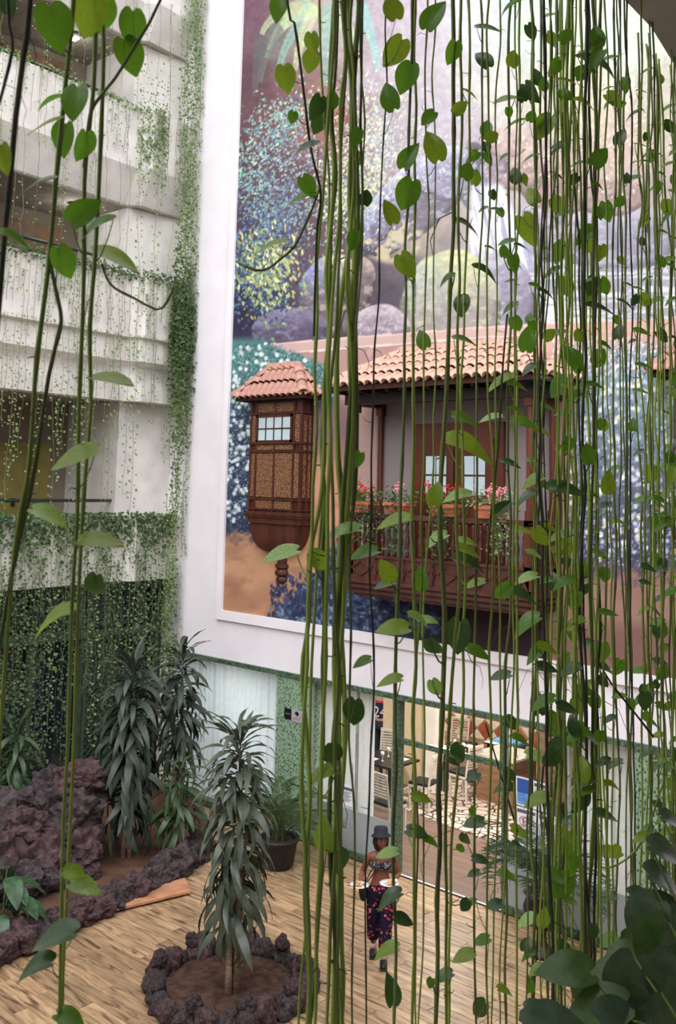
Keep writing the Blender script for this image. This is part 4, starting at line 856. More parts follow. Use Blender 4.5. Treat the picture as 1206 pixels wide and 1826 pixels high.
# dark urn on pedestal with palm
t = palm(-6.95, 11.5, .72, 30, .85, FR2, 'spiky palm in a dark urn beside the glass with posters', False)
MB().lathe([(.17, 0), (.18, .04), (.1, .08), (.06, .14), (.05, .26), (.07, .3), (.16, .36), (.23, .46), (.24, .58), (.2, .68), (.22, .72), (.24, .74), (.2, .74), (.18, .68)], (0, 0, 0), 22).build('urn', M('dark_urn', (36, 28, 28), .5, .2), t, True, world=False)
for s in (0, 2.1, 4.2): MB().ell((.23*math.cos(s+2.6), .23*math.sin(s+2.6), .72), .04, .04, .045, 8, 6).build('knob', potd, t, True, world=False)
# broad leaved plant and white bloom, lower left
bl = leafmat('broad_leaf', (66, 100, 62), (40, 66, 42), .35, .2, s=5)
def heart(mat, seed=0, fold=.12, droop=.25, wid=.8, notch=.14):
    q = MB(); n = 9; vs = []
    for i in range(n+1):
        s = i/n
        if s < .34: w_ = wid*.5*math.sqrt(1-((.34-s)/.42)**2)
        else: w_ = wid*.5*max(.01, math.cos((s-.34)/.66*PI/2)**.85)
        y0 = s; z0 = -droop*s*s+.01*math.sin(seed+s*5)
        for k in (-1, -.5, 0, .5, 1):
            back = (0, notch*.62, notch*.45)[int(abs(k)*2)]*(1-s)**5
            vs.append((w_*k, y0-back, z0+abs(k)*fold*w_*2-.02*(abs(k) == 1)+.008*math.sin(k*4+seed)))
    q.add(vs, [(i*5+k, i*5+k+1, i*5+k+6, i*5+k+5) for i in range(n) for k in range(4)]); return q.mesh('leaf', mat, True)
BL = [heart(bl, i, .1, .3+.15*i, .6, .03) for i in range(3)]
t = thing('broad_leaved_plant', (-12.15, 7.05, .03), 'broad leaved green plant at the left edge, in front of the lava rocks', 'plant')
for k in range(26):
    az = k*2.4; L_ = random.uniform(.28, .4); h = random.uniform(.2, .8); rr = random.uniform(.08, .42); p = Vector((rr*math.cos(az), rr*math.sin(az), h))
    MB().tube([(0, 0, -.02), p*.5+Vector((0, 0, .12)), p], .006, 4).build('stalk', stemg, t, world=False); inst('leaf', BL[k % 3], t, Matrix.Translation(p)@Matrix.Rotation(az-PI/2, 4, 'Z')@Matrix.Rotation(random.uniform(-.5, .2), 4, 'X')@Matrix.Diagonal((L_, L_, L_, 1)))
p = atd(12, 1547, 14.0); t = thing('white_lily', (p.x, p.y, .3), 'white spathe flower in front of the lava rocks at the left edge', 'flower')
q = MB(); q.ell((0, 0, p.z-.3), .055, .03, .13, 10, 8); q.build('spathe', M('white_petal', (240, 240, 236), .5, .02), t, True, world=False); MB().tube([(0, 0, -.25), (.03, 0, (p.z-.3)*.5), (0, 0, p.z-.42)], .007, 5).build('stalk', stemg, t, world=False)

# ================================================================== people
skin = M('brown_skin', (124, 76, 60), .5, .06, 5); skin2 = M('light_skin', (206, 160, 136), .5, .05)
def skinbody(name, joints, edges, mat, parent, lv=2):
    me_ = bpy.data.meshes.new(name); ks = list(joints); me_.from_pydata([joints[k][0] for k in ks], [(ks.index(a), ks.index(b)) for a, b in edges], [])
    o = bpy.data.objects.new(name, me_); col.objects.link(o); o.parent = parent; o.modifiers.new('s', 'SKIN'); sv = me_.skin_vertices[0].data
    for i, k in enumerate(ks):
        r = joints[k][1]; sv[i].radius = (r, r) if not isinstance(r, tuple) else r; sv[i].use_root = (i == 0)
    m = o.modifiers.new('u', 'SUBSURF'); m.levels = lv; m.render_levels = lv
    dg = bpy.context.evaluated_depsgraph_get(); dg.update(); nm = bpy.data.meshes.new_from_object(o.evaluated_get(dg)); o.modifiers.clear(); o.data = nm
    nm.materials.clear(); nm.materials.append(mat); nm.polygons.foreach_set('use_smooth', [True]*len(nm.polygons)); return o
PZ = onz(677, 1708, 0)
t = thing('person', (PZ.x, PZ.y, 0), 'woman in a black bucket hat and flowered trousers walking with two plates', 'person', rz=R(40))
J = {'pelvis': ((0, 0, .84), (.12, .1)), 'waist': ((0, -.005, .97), (.1, .08)), 'chest': ((0, -.01, 1.1), (.125, .09)), 'upper': ((0, 0, 1.2), (.1, .07)), 'neck': ((0, -.005, 1.27), .045), 'headb': ((0, -.03, 1.33), .045),
     'shR': ((-.145, 0, 1.205), .05), 'elR': ((-.235, .05, .98), .036), 'wrR': ((-.255, -.17, .93), .024), 'paR': ((-.26, -.23, .925), (.034, .016)),
     'shL': ((.145, 0, 1.205), .05), 'elL': ((.225, .03, .98), .036), 'wrL': ((.135, -.19, .965), .024), 'paL': ((.105, -.25, .965), (.034, .016)),
     'hR': ((-.085, 0, .78), .085), 'kR': ((-.085, -.01, .44), .052), 'aR': ((-.08, .1, .1), .033), 'hL': ((.085, -.01, .78), .085), 'kL': ((.07, -.12, .45), .052), 'aL': ((.05, -.19, .1), .033)}
E_ = [('pelvis', 'waist'), ('waist', 'chest'), ('chest', 'upper'), ('upper', 'neck'), ('neck', 'headb'), ('upper', 'shR'), ('shR', 'elR'), ('elR', 'wrR'), ('wrR', 'paR'), ('upper', 'shL'), ('shL', 'elL'), ('elL', 'wrL'), ('wrL', 'paL'), ('pelvis', 'hR'), ('hR', 'kR'), ('kR', 'aR'), ('pelvis', 'hL'), ('hL', 'kL'), ('kL', 'aL')]
for sd, px0, py0, pz0 in (('R', -.26, -.23, .925), ('L', .105, -.25, .965)):
    for i in range(4):
        a = (i-1.5)*.018; J['f%s%d' % (sd, i)] = ((px0+a, py0-.035, pz0), .009); J['g%s%d' % (sd, i)] = ((px0+a*1.2, py0-.065+abs(i-1.5)*.006, pz0-.004), .0075); J['h%s%d' % (sd, i)] = ((px0+a*1.2, py0-.085+abs(i-1.5)*.008, pz0+.01), .0065)
        E_ += [('pa'+sd, 'f%s%d' % (sd, i)), ('f%s%d' % (sd, i), 'g%s%d' % (sd, i)), ('g%s%d' % (sd, i), 'h%s%d' % (sd, i))]
    s = 1 if sd == 'R' else -1; J['t'+sd] = ((px0+s*.035, py0-.01, pz0+.012), .01); J['u'+sd] = ((px0+s*.045, py0-.035, pz0+.026), .008); E_ += [('pa'+sd, 't'+sd), ('t'+sd, 'u'+sd)]
skinbody('body', J, E_, skin, t)
def headmesh(nm, c, mat, t, face=True, yaw=0, pitch=0):
    bm = bmesh.new(); bmesh.ops.create_uvsphere(bm, u_segments=28, v_segments=20, radius=1)
    for v in bm.verts:
        x, y, z = v.co; jaw = 1-.28*max(0, -z)**1.3; yy = y*(.92 if y < 0 else 1.05); v.co = Vector((x*.072*jaw, yy*.09*(1-.12*max(0, -z)), z*.108))
        fx, fz = v.co.x, v.co.z
        if y < 0:
            nose = math.exp(-((fx/.012)**2+((fz+.012)/.022)**2)); v.co.y -= .02*nose; lips = math.exp(-((fx/.024)**2+((fz+.05)/.011)**2)); v.co.y -= .009*lips; eye = math.exp(-(((abs(fx)-.028)/.014)**2+((fz-.012)/.012)**2)); v.co.y += .008*eye
    me_ = bpy.data.meshes.new(nm); bm.to_mesh(me_); bm.free(); me_.materials.append(mat); me_.polygons.foreach_set('use_smooth', [True]*len(me_.polygons))
    m = Matrix.Translation(c)@Matrix.Rotation(yaw, 4, 'Z')@Matrix.Rotation(pitch, 4, 'X'); h = inst(nm, me_, t, m)
    if face:
        q = MB(); [q.ell((s*.028, -.078, .012), .012, .006, .006, 8, 6) for s in (-1, 1)]; o = q.build('eyes', M('eye_dark', (30, 22, 20), .3), h, world=False)
        q = MB(); [q.tube([(s*.014, -.083, .032), (s*.03, -.08, .038), (s*.045, -.068, .033)], .003, 4) for s in (-1, 1)]; q.build('eyebrows', black, h, world=False)
        q = MB(); q.ell((0, -.084, -.05), .022, .006, .008, 10, 6); q.build('lips', M('lips', (128, 56, 56), .4), h, True, world=False)
    q = MB(); [q.ell((s*.072, .01, -.01), .01, .018, .028, 8, 6) for s in (-1, 1)]; q.build('ears', mat, h, True, world=False)
    return h
HC_ = Vector((0, -.04, 1.405)); Hm = Matrix.Translation(HC_)@Matrix.Rotation(.35, 4, 'Z')@Matrix.Rotation(.08, 4, 'X')
headmesh('head', HC_, skin, t, True, .35, .08)
hairm = M('black_hair', (20, 16, 16), .6, .3, 60, .8, 90)
bm = bmesh.new(); bmesh.ops.create_icosphere(bm, subdivisions=4, radius=1)
for v in list(bm.verts):
    p = v.co.copy(); n = noise.noise(p*5)*.12+noise.noise(p*12)*.07; c = Vector((p.x*.098, p.y*.105+.025, p.z*.125-.025))*(1+n)
    if p.y < -.25 and abs(p.x) < .78: c.y = max(c.y, -.02)
    v.co = c
me_ = bpy.data.meshes.new('hair'); bm.to_mesh(me_); bm.free(); me_.materials.append(hairm); inst('hair', me_, t, Hm)
q = MB(); q.lathe([(.124, .045), (.12, .055), (.09, .078), (.086, .135), (.076, .155), (.0, .16)], (0, 0, 0), 26, 1, 1.08)
me_ = q.mesh('hat', M('black_cloth', (34, 32, 44), .8, .1, 20), True); inst('bucket_hat', me_, t, Hm@Matrix.Rotation(-.22, 4, 'X')@Matrix.Translation((0, .012, .0)))
# bikini top, trousers
topm = mixmat('spotted_top', (60, 60, 60), 'ShaderNodeTexVoronoi', .22, .3, (226, 220, 214), (26, 26, 40), .6)
q = MB(); [q.ell((s*.06, -.088, 1.115), .058, .045, .052, 12, 8) for s in (-1, 1)]; q.build('bikini_cups', topm, t, True, world=False)
q = MB(); n = 22; q.tube([(.132*math.cos(2*PI*k/n), .1*math.sin(2*PI*k/n)-.01, 1.08) for k in range(n+1)], .01, 6); [q.tube([(s*.07, -.12, 1.16), (s*.07, -.06, 1.24), (s*.045, 0, 1.27)], .004, 4) for s in (-1, 1)]; q.build('bikini_straps', topm, t, world=False)
def trouserm():
    m, N, L, b = nodes('flowered_trousers', .8, .1); tc = N.new('ShaderNodeTexCoord'); v = N.new('ShaderNodeTexVoronoi'); v.inputs['Scale'].default_value = 26; n = N.new('ShaderNodeTexNoise'); n.inputs['Scale'].default_value = 5.5; n.inputs['Detail'].default_value = 2
    L.new(tc.outputs['Object'], v.inputs[0]); L.new(tc.outputs['Object'], n.inputs[0]); cr = N.new('ShaderNodeValToRGB'); L.new(v.outputs['Color'], cr.inputs[0]); e = cr.color_ramp.elements; e[0].position = .2; e[0].color = lin((150, 44, 66)); e[1].position = .8; e[1].color = lin((216, 128, 100)); x = e.new(.5); x.color = lin((206, 76, 92))
    mr = N.new('ShaderNodeMapRange'); mr.inputs[1].default_value = .5; mr.inputs[2].default_value = .56; L.new(n.outputs[0], mr.inputs[0]); d = N.new('ShaderNodeMapRange'); d.inputs[1].default_value = .45; d.inputs[2].default_value = .3; L.new(v.outputs['Distance'], d.inputs[0]); mu_ = N.new('ShaderNodeMath'); mu_.operation = 'MULTIPLY'; L.new(mr.outputs[0], mu_.inputs[0]); L.new(d.outputs[0], mu_.inputs[1])
    mx = N.new('ShaderNodeMixRGB'); L.new(mu_.outputs[0], mx.inputs[0]); mx.inputs[1].default_value = lin((30, 24, 44)); L.new(cr.outputs[0], mx.inputs[2]); L.new(mx.outputs[0], b.inputs[0]); return m
TJ = {'w': ((0, 0, .87), (.135, .11)), 'w2': ((0, 0, .93), (.118, .095)), 'hR': ((-.085, 0, .76), .105), 'kR': ((-.088, -.01, .44), .088), 'aR': ((-.083, .085, .17), .085), 'hL': ((.085, -.01, .76), .105), 'kL': ((.072, -.125, .45), .088), 'aL': ((.055, -.185, .14), .085)}
skinbody('trousers', TJ, [('w', 'w2'), ('w', 'hR'), ('hR', 'kR'), ('kR', 'aR'), ('w', 'hL'), ('hL', 'kL'), ('kL', 'aL')], trouserm(), t)
for nm, x, y in (('R', -.08, .1), ('L', .05, -.19)):
    MB().tube([(x, y-.005, .07), (x, y-.005, .17)], .042, 12).build('sock', M('striped_sock', (222, 190, 184), .8), t, True, world=False)
    q = MB(); q.ell((x, y-.05, .042), .048, .125, .042, 14, 9); q.ell((x, y+.01, .07), .042, .05, .05, 12, 8); q.box((x-.045, y-.165, .0), (x+.045, y+.06, .018)); q.build('shoe', M('black_shoe', (26, 26, 30), .5), t, True, world=False)
q = MB(); q.tube([(.11, .02, 1.22), (0, -.09, 1.13), (-.13, -.1, .98), (-.2, -.02, .85)], .007, 5); q.tube([(.11, .02, 1.22), (0, .09, 1.13), (-.13, .09, .98), (-.2, .02, .85)], .007, 5); q.build('bag_strap', black, t, world=False)
q = MB(); q.ell((-.215, .03, .77), .06, .1, .12, 14, 10); q.build('shoulder_bag', M('black_bag', (22, 22, 28), .6, .1), t, True, world=False)
Mp = Matrix.Translation(PZ)@Matrix.Rotation(R(40), 4, 'Z')
food = [M('yellow_food', (226, 176, 104), .6, .2, 60), M('brown_food', (190, 130, 90), .6, .2, 60), M('white_food', (236, 226, 214), .6, .05, 60)]
for (x, y, z), lb, wf in (((-.26, -.31, .948), 'white plate of food held in the hand by the bag', 0), ((.1, -.33, .988), 'white plate of food with white cream, held before the trousers', 1)):
    c = Mp@Vector((x, y, z)); tt = thing('plate_of_food', c, lb, 'plate')
    MB().lathe([(.05, -.005), (.07, 0), (.115, .018), (.117, .024), (.068, .009), (0, .007)], (0, 0, 0), 26).build('plate', M('white_china', (236, 232, 232), .2, .02), tt, True, world=False)
    for k in range(26):
        a = random.uniform(0, 6.28); rr = random.uniform(0, .06); MB().ell((rr*math.cos(a), rr*math.sin(a), .022+random.uniform(0, .02)*(1-rr/.07)), .02, .013, .011, 6, 4, Euler((0, 0, a)).to_matrix()).build('food_piece', food[2] if (wf and k > 20) else food[k % 2], tt, world=False)
    if wf: [MB().ell((.04+dx, .04+dy, .05), .022, .022, .018, 8, 6).build('cream_dollop', food[2], tt, True, world=False) for dx, dy in ((0, 0), (.02, .02), (-.02, .015))]
# guests indoors
jer = M('navy_jersey', (32, 34, 62), .7); dkc = M('dark_clothes', (26, 26, 30), .7); jean = M('dark_trousers', (40, 42, 56), .8)
def standing(x, y, rz, label, shirt, sk, hair, hat=False):
    t = thing('person', (x, y, 0), label, 'person', rz=rz)
    J = {'pelvis': ((0, 0, .93), (.13, .11)), 'waist': ((0, 0, 1.06), (.12, .1)), 'chest': ((0, 0, 1.24), (.14, .1)), 'upper': ((0, 0, 1.36), (.11, .08)), 'neck': ((0, 0, 1.45), .05), 'hb': ((0, -.01, 1.52), .05),
         'sR': ((-.17, 0, 1.36), .055), 'eR': ((-.22, .03, 1.08), .042), 'wR': ((-.2, -.14, .92), .028), 'pR': ((-.19, -.2, .9), (.036, .018)), 'sL': ((.17, 0, 1.36), .055), 'eL': ((.22, .03, 1.08), .042), 'wL': ((.2, -.14, .92), .028), 'pL': ((.19, -.2, .9), (.036, .018)),
         'hR': ((-.09, 0, .85), .09), 'kR': ((-.09, -.02, .48), .058), 'aR': ((-.09, .02, .08), .04), 'tR': ((-.09, -.12, .04), .035), 'hL': ((.09, 0, .85), .09), 'kL': ((.09, -.02, .48), .058), 'aL': ((.09, .02, .08), .04), 'tL': ((.09, -.12, .04), .035)}
    E2 = [('pelvis', 'waist'), ('waist', 'chest'), ('chest', 'upper'), ('upper', 'neck'), ('neck', 'hb'), ('upper', 'sR'), ('sR', 'eR'), ('eR', 'wR'), ('wR', 'pR'), ('upper', 'sL'), ('sL', 'eL'), ('eL', 'wL'), ('wL', 'pL'), ('pelvis', 'hR'), ('hR', 'kR'), ('kR', 'aR'), ('aR', 'tR'), ('pelvis', 'hL'), ('hL', 'kL'), ('kL', 'aL'), ('aL', 'tL')]
    for sd, sg in (('R', -1), ('L', 1)):
        for i in range(4): J['f%s%d' % (sd, i)] = ((sg*.19+(i-1.5)*.018, -.245, .89), .009); J['g%s%d' % (sd, i)] = ((sg*.19+(i-1.5)*.02, -.285, .875), .007); E2 += [('p'+sd, 'f%s%d' % (sd, i)), ('f%s%d' % (sd, i), 'g%s%d' % (sd, i))]
        J['u'+sd] = ((sg*.15, -.225, .9), .01); E2.append(('p'+sd, 'u'+sd))
    skinbody('body', J, E2, sk, t)
    K = {k: (J[k][0], tuple(v+.014 for v in (J[k][1] if isinstance(J[k][1], tuple) else (J[k][1],)*2))) for k in ('pelvis', 'waist', 'chest', 'upper', 'sR', 'eR', 'sL', 'eL')}; K['eR'] = ((-.215, .025, 1.12), .055); K['eL'] = ((.215, .025, 1.12), .055)
    skinbody('shirt', K, [('pelvis', 'waist'), ('waist', 'chest'), ('chest', 'upper'), ('upper', 'sR'), ('sR', 'eR'), ('upper', 'sL'), ('sL', 'eL')], shirt, t)
    K = {k: (J[k][0], .105 if k[0] == 'h' else .075) for k in ('hR', 'kR', 'hL', 'kL')}; K['p'] = ((0, 0, .88), (.14, .12)); K['aR'] = ((-.09, .02, .12), .065); K['aL'] = ((.09, .02, .12), .065)
    skinbody('trousers', {'p': K.pop('p'), **K}, [('p', 'hR'), ('hR', 'kR'), ('kR', 'aR'), ('p', 'hL'), ('hL', 'kL'), ('kL', 'aL')], jean, t)
    headmesh('head', Vector((0, -.02, 1.6)), sk, t)
    q = MB(); q.ell((0, .02, .03), .08, .095, .1, 14, 10); me_ = q.mesh('hair', hair, True); inst('hair', me_, t, Matrix.Translation((0, -.0, 1.6)))
    if hat: MB().lathe([(.11, 1.66), (.088, 1.67), (.085, 1.75), (.0, 1.77)], (0, 0, 0), 20).build('cap', dkc, t, True, world=False)
    return t
t = standing(-13.8, 16.45, R(205), 'guest in a navy sports jersey numbered 24, seen from behind beyond the curtain', jer, skin2, M('dark_hair', (40, 34, 30), .7))
fc = bpy.data.curves.new('number', 'FONT'); fc.body = '24'; fc.size = .3; fc.align_x = 'CENTER'; fc.extrude = .003; fo = bpy.data.objects.new('number', fc); col.objects.link(fo)
dg = bpy.context.evaluated_depsgraph_get(); nm = bpy.data.meshes.new_from_object(fo.evaluated_get(dg)); bpy.data.objects.remove(fo); nm.materials.clear(); nm.materials.append(white); inst('number', nm, t, Matrix.Translation((0, .135, 1.02))@Matrix.Rotation(PI, 4, 'Z')@Matrix.Rotation(PI/2, 4, 'X'))
MB().box((-.1, .12, 1.3), (.1, .135, 1.34)).build('red_lettering', pred, t, world=False)
standing(-14.1, 17.3, R(190), 'grey-haired guest in dark clothes behind the jersey wearer', dkc, skin2, M('grey_hair', (190, 186, 180), .8))
standing(-7.35, 13.1, R(30), 'person in dark cap and clothes indoors behind the glass at the right, half hidden', dkc, skin2, M('dark_hair', (40, 34, 30), .7), True)
# ================================================================== trailing plants on the far balconies
iv = [leafmat('ivy_leaf', (134, 158, 96), (84, 112, 62), .45, .3, s=25), leafmat('ivy_leaf_dark', (84, 112, 62), (46, 70, 38), .45, .3, s=25), leafmat('ivy_leaf_yellow', (176, 186, 110), (130, 146, 74), .45, .35, s=25)]
vst = M('thin_stem', (108, 112, 70), .7, .2); vsd = M('thin_brown_stem', (122, 100, 80), .8, .2)
def strand(L, dens, mat, stem, seed, ls=.055, wob=.05):
    rr = random.Random(seed); q = MB(); n = max(5, int(L/.16)); pts = []; x = y = 0
    for i in range(n+1): pts.append(Vector((.03+x, y, -L*i/n))); x = max(-.02, min(.12, x+rr.gauss(0, wob*.3))); y += rr.gauss(0, wob*.3)
    q.tube(pts, .0042, 3, False); q.k = 1; m = int(L*dens)
    for k in range(m):
        s = (k+rr.random())/m; p = pts[min(n-1, int(s*n))].lerp(pts[min(n, int(s*n)+1)], s*n % 1); a = rr.uniform(0, 2*PI); l = ls*rr.uniform(.6, 1.25)*(1.3 if L > 3.5 else 1)
        o = Vector((abs(math.cos(a))*.6+.1, math.sin(a), rr.uniform(-.1, .5))).normalized()*l*.8; d = Vector((o.x, o.y, 0)).normalized()*.55*l+Vector((0, 0, -l*rr.uniform(.2, .9))); sd = d.cross(Vector((1, rr.uniform(-.5, .5), .6))).normalized()*l*.42; b = p+o
        q.add([b, b+d*.4+sd, b+d, b+d*.4-sd, b+d*.45+Vector((0, 0, l*.12))], [(0, 4, 1), (1, 4, 2), (2, 4, 3), (3, 4, 0)])
    return q.mesh('strand', [stem, iv[mat]])
SM = {}
def smesh(kind):
    if kind not in SM:
        L, d, m, st = {'short': (1.0, 26, 0, vst), 'long': (2.2, 16, 0, vst), 'thin': (2.8, 7, 2, vst), 'bare': (1.3, 5, 0, vsd), 'dense': (1.2, 44, 1, vst), 'drop': (4.6, 22, 1, vst), 'dropl': (3.6, 17, 0, vst), 'col': (2.6, 34, 0, vst), 'cold': (3.2, 38, 1, vst)}[kind]
        SM[kind] = [strand(L*f, d, m, st, hash_(kind)+i) for i, f in enumerate((.7, .85, 1.0, 1.15))]
    return random.choice(SM[kind])
def hash_(s): return sum(ord(c)*(i+3) for i, c in enumerate(s))
def hang(kind, y, z, off, label, group, sc_=1.0):
    o = inst('trailing_vine', smesh(kind)); o.location = (px_(y)+off, y, z); o.scale = (1, 1, sc_); o.rotation_euler[2] = random.uniform(-.4, .4); tag(o, label, 'vine', group); return o
def ys(n, a=7.4, b=12.0): return [a+(b-a)*(i+random.random())/n for i in range(n)]
g = {4: ('thin trailing vine hanging from above over the top balcony at the left', 'vines in front of the top balcony'), 3: ('trailing vine hanging over the parapet of the top balcony at the left', 'vines on the top parapet'), 2: ('trailing vine hanging over the white parapet of the middle balcony at the left', 'vines on the middle parapet'),
     1: ('leafy trailing vine on the lowest balcony parapet at the left', 'vines on the lowest parapet'), 0: ('long leafy vine hanging in front of the dark ground floor glazing', 'vines before the ground floor'), 5: ('leafy vine in the dense green column along the corner of the white wall', 'vines of the corner column'), 6: ('vine hanging across the opening of the lowest balcony', 'vines across the lowest balcony opening'), 7: ('vine hanging across the opening of the middle balcony', 'vines across the middle balcony opening')}
for y in ys(24): hang(random.choice(('thin', 'long')), y, 15.1, .04, *g[4])
for y in ys(28): hang(random.choice(('short', 'bare', 'bare', 'long')), y, 12.9, .03, *g[3])
for y in ys(16): hang(random.choice(('thin', 'dropl')), y, 11.75, .03, *g[7], .9)
for y in ys(44): hang(random.choice(('short', 'bare', 'long', 'bare', 'short')), y, 9.62, .03, *g[2])
for y in ys(34): hang(random.choice(('thin', 'dropl', 'long')), y, 8.5, .05, *g[6], random.uniform(.8, 1.1))
for y in ys(30): hang(random.choice(('dense', 'short')), y, 5.15, .03, *g[1])
for y in ys(64, 7.2, 12.15): hang(random.choice(('drop', 'dropl', 'drop')), y, random.uniform(4.0, 5.1), .06, *g[0], random.uniform(.7, 1))
for zt in (16.0, 14.2, 12.3, 10.3, 9.2, 7.4, 5.6, 4.0):
    for k in range(5 if zt > 5 else 3):
        y = random.uniform(11.75, 12.2); hang('cold' if zt in (10.3, 9.2) else 'col', y, zt+random.uniform(-.3, .3), random.uniform(.02, .3), *g[5])
def ivy_mass(n, fy, fz, off, mat, name, label, ls=.06):
    q = MB()
    for _ in range(n):
        y = fy(); z = fz(y); p = Vector((px_(min(12.2, y))+random.uniform(*off), y, z)); a = random.uniform(0, 6.28); l = ls*random.uniform(.6, 1.3); d = Vector((abs(math.cos(a))*.6, math.sin(a)*.6, random.uniform(-1, .3))).normalized()*l; s = d.cross(Vector((1, random.uniform(-.6, .6), random.uniform(-.4, .8)))).normalized()*l*.42
        q.add([p, p+d*.45+s, p+d, p+d*.45-s], [(0, 1, 2, 3)])
    o = q.build(name, iv[mat]); tag(o, label, 'foliage', kind='stuff')
u = random.uniform; G_ = random.gauss
ivy_mass(1500, lambda: u(7.4, 12.1), lambda y: 9.62+G_(0, .07), (-.15, .1), 1, 'parapet_ivy', 'bed of ivy leaves along the top of the middle balcony parapet')
ivy_mass(500, lambda: u(7.4, 11.4), lambda y: 12.87+G_(0, .05), (-.15, .08), 0, 'parapet_ivy', 'sparse ivy leaves along the top of the highest balcony parapet')
ivy_mass(3200, lambda: u(7.2, 12.1), lambda y: 5.2-abs(G_(0, .32)), (-.12, .12), 1, 'parapet_ivy', 'thick ivy leaves covering the lowest balcony parapet', .07)
ivy_mass(2600, lambda: u(11.75, 12.2), lambda y: 6.5+u(0, 9.5)*1.0, (0, .3), 0, 'corner_ivy', 'mass of small ivy leaves climbing the white corner', .06)
ivy_mass(1500, lambda: u(11.72, 12.2), lambda y: 8.6+G_(0, .75), (0, .36), 1, 'corner_ivy', 'darker clump of ivy halfway up the white corner', .07)
ivy_mass(900, lambda: u(10.9, 11.5), lambda y: 12.3+G_(0, .5), (0, .08), 0, 'parapet_ivy', 'sparse ivy on the jutting end of the top parapet', .05)

# ================================================================== foreground vines hanging from the overhang
lm = [leafmat('pothos_leaf', (88, 132, 44), (62, 108, 32), .32, .5, (112, 160, 36), s=6), leafmat('pothos_leaf_yellow', (134, 160, 52), (96, 132, 40), .32, .5, (150, 176, 44), s=6), leafmat('pothos_leaf_dark', (58, 88, 48), (40, 66, 36), .3, .3, (76, 112, 40), s=6), leafmat('pothos_leaf_variegated', (176, 206, 132), (98, 142, 56), .32, .45, (150, 190, 80), s=18)]
stm = [M('vine_stem_green', (134, 156, 60), .5, .25, 9, stretch=(1, 1, .2)), M('vine_stem_olive', (98, 112, 50), .55, .3, 9, stretch=(1, 1, .2)), M('vine_stem_dark', (54, 56, 38), .6, .3, 9)]
LMH = {j: [heart(lm[j], s, .1+.05*s, .1+.13*s, .84-.04*s, .2) for s in range(4)] for j in range(4)}
def edge_depth(x): return float(np.interp(x, [0, 150, 400, 600, 900, 1050, 1130, 1200], [1.0, 1.25, 1.5, 1.6, 2.15, 2.85, 3.3, 3.75]))
VINES = []
gl_ = {}
def add_vine(xs, wpx, d=None, label='', group=None, m=0, wob=1.0):
    """xs: pixel x at the eye level (the stem then hangs plumb) or a list of (x, y) pixels down the stem"""
    d = d or edge_depth(xs if not isinstance(xs, list) else xs[len(xs)//2][0])
    if isinstance(xs, list): pts = [atd(x, y, d) for x, y in xs]; full = pts
    else:
        b = atd(xs, 840, d); pts = []; n = 30; zt = SZ if xs > 1050 else SZ; zb = b.z-d*.66; ox = oy = 0; kx = random.uniform(-.02, .02)*wob
        for i in range(n+1):
            z = zt+(zb-zt)*i/n; ox += random.gauss(0, .0035*wob)-ox*.06; oy += random.gauss(0, .0035*wob)-oy*.06; pts.append(Vector((b.x+ox+kx*(z-b.z)*.4, b.y+oy, z)))
    r = wpx*.9*d/FPX/2; v = dict(p=pts, r=r, d=d, q=MB(), lv=[], m=m, label=label, group=group); v['px'] = [pr(p) for p in pts]
    # smooth resample with node swellings
    rs = []; dense = []
    for i in range(len(pts)-1):
        seg = max(2, int((pts[i+1]-pts[i]).length/.03))
        for k in range(seg):
            s = k/seg; p0, p1, p2, p3 = pts[max(i-1, 0)], pts[i], pts[i+1], pts[min(i+2, len(pts)-1)]
            dense.append(.5*((2*p1)+(p2-p0)*s+(2*p0-5*p1+4*p2-p3)*s*s+(3*p1-p0-3*p2+p3)*s**3)); 
    dense.append(pts[-1]); step = random.randint(4, 6)
    rs = [r*(1.22 if i % step == 0 else 1)*(.95+.1*math.sin(i*.13)) for i in range(len(dense))]
    v['q'].tube(dense, rs, 6)
    v['q'].k = 0
    for i in range(step, len(dense)-1, step):
        if random.random() < .55:
            a = random.uniform(0, 6.28); dr = Vector((math.cos(a), math.sin(a), random.uniform(-.3, .6))); l = random.uniform(.006, .02); v['q'].k = 1; v['q'].tube([dense[i], dense[i]+dr*(r+l*.6), dense[i]+dr*(r+l)+Vector((0, 0, l*random.uniform(-.5, .5)))], [r*.35, r*.28, r*.2], 4); v['q'].k = 0
    for _ in range(random.choice((0, 1, 1, 2))):       # withered petiole or aerial root
        i = random.randrange(len(dense)//4, len(dense)-2); a = random.uniform(0, 6.28); dr = Vector((math.cos(a), math.sin(a), 0)); l = random.uniform(.03, .08)*d/2; v['q'].k = 1
        v['q'].tube([dense[i], dense[i]+dr*l*.5+Vector((0, 0, -l*.2)), dense[i]+dr*l*.8+Vector((0, 0, -l*.9)), dense[i]+dr*l*.7+Vector((0, 0, -l*1.4))], [r*.3, r*.25, r*.2, r*.12], 4); v['q'].k = 0
    v['dense'] = dense; VINES.append(v); return v
LB = lambda s: s
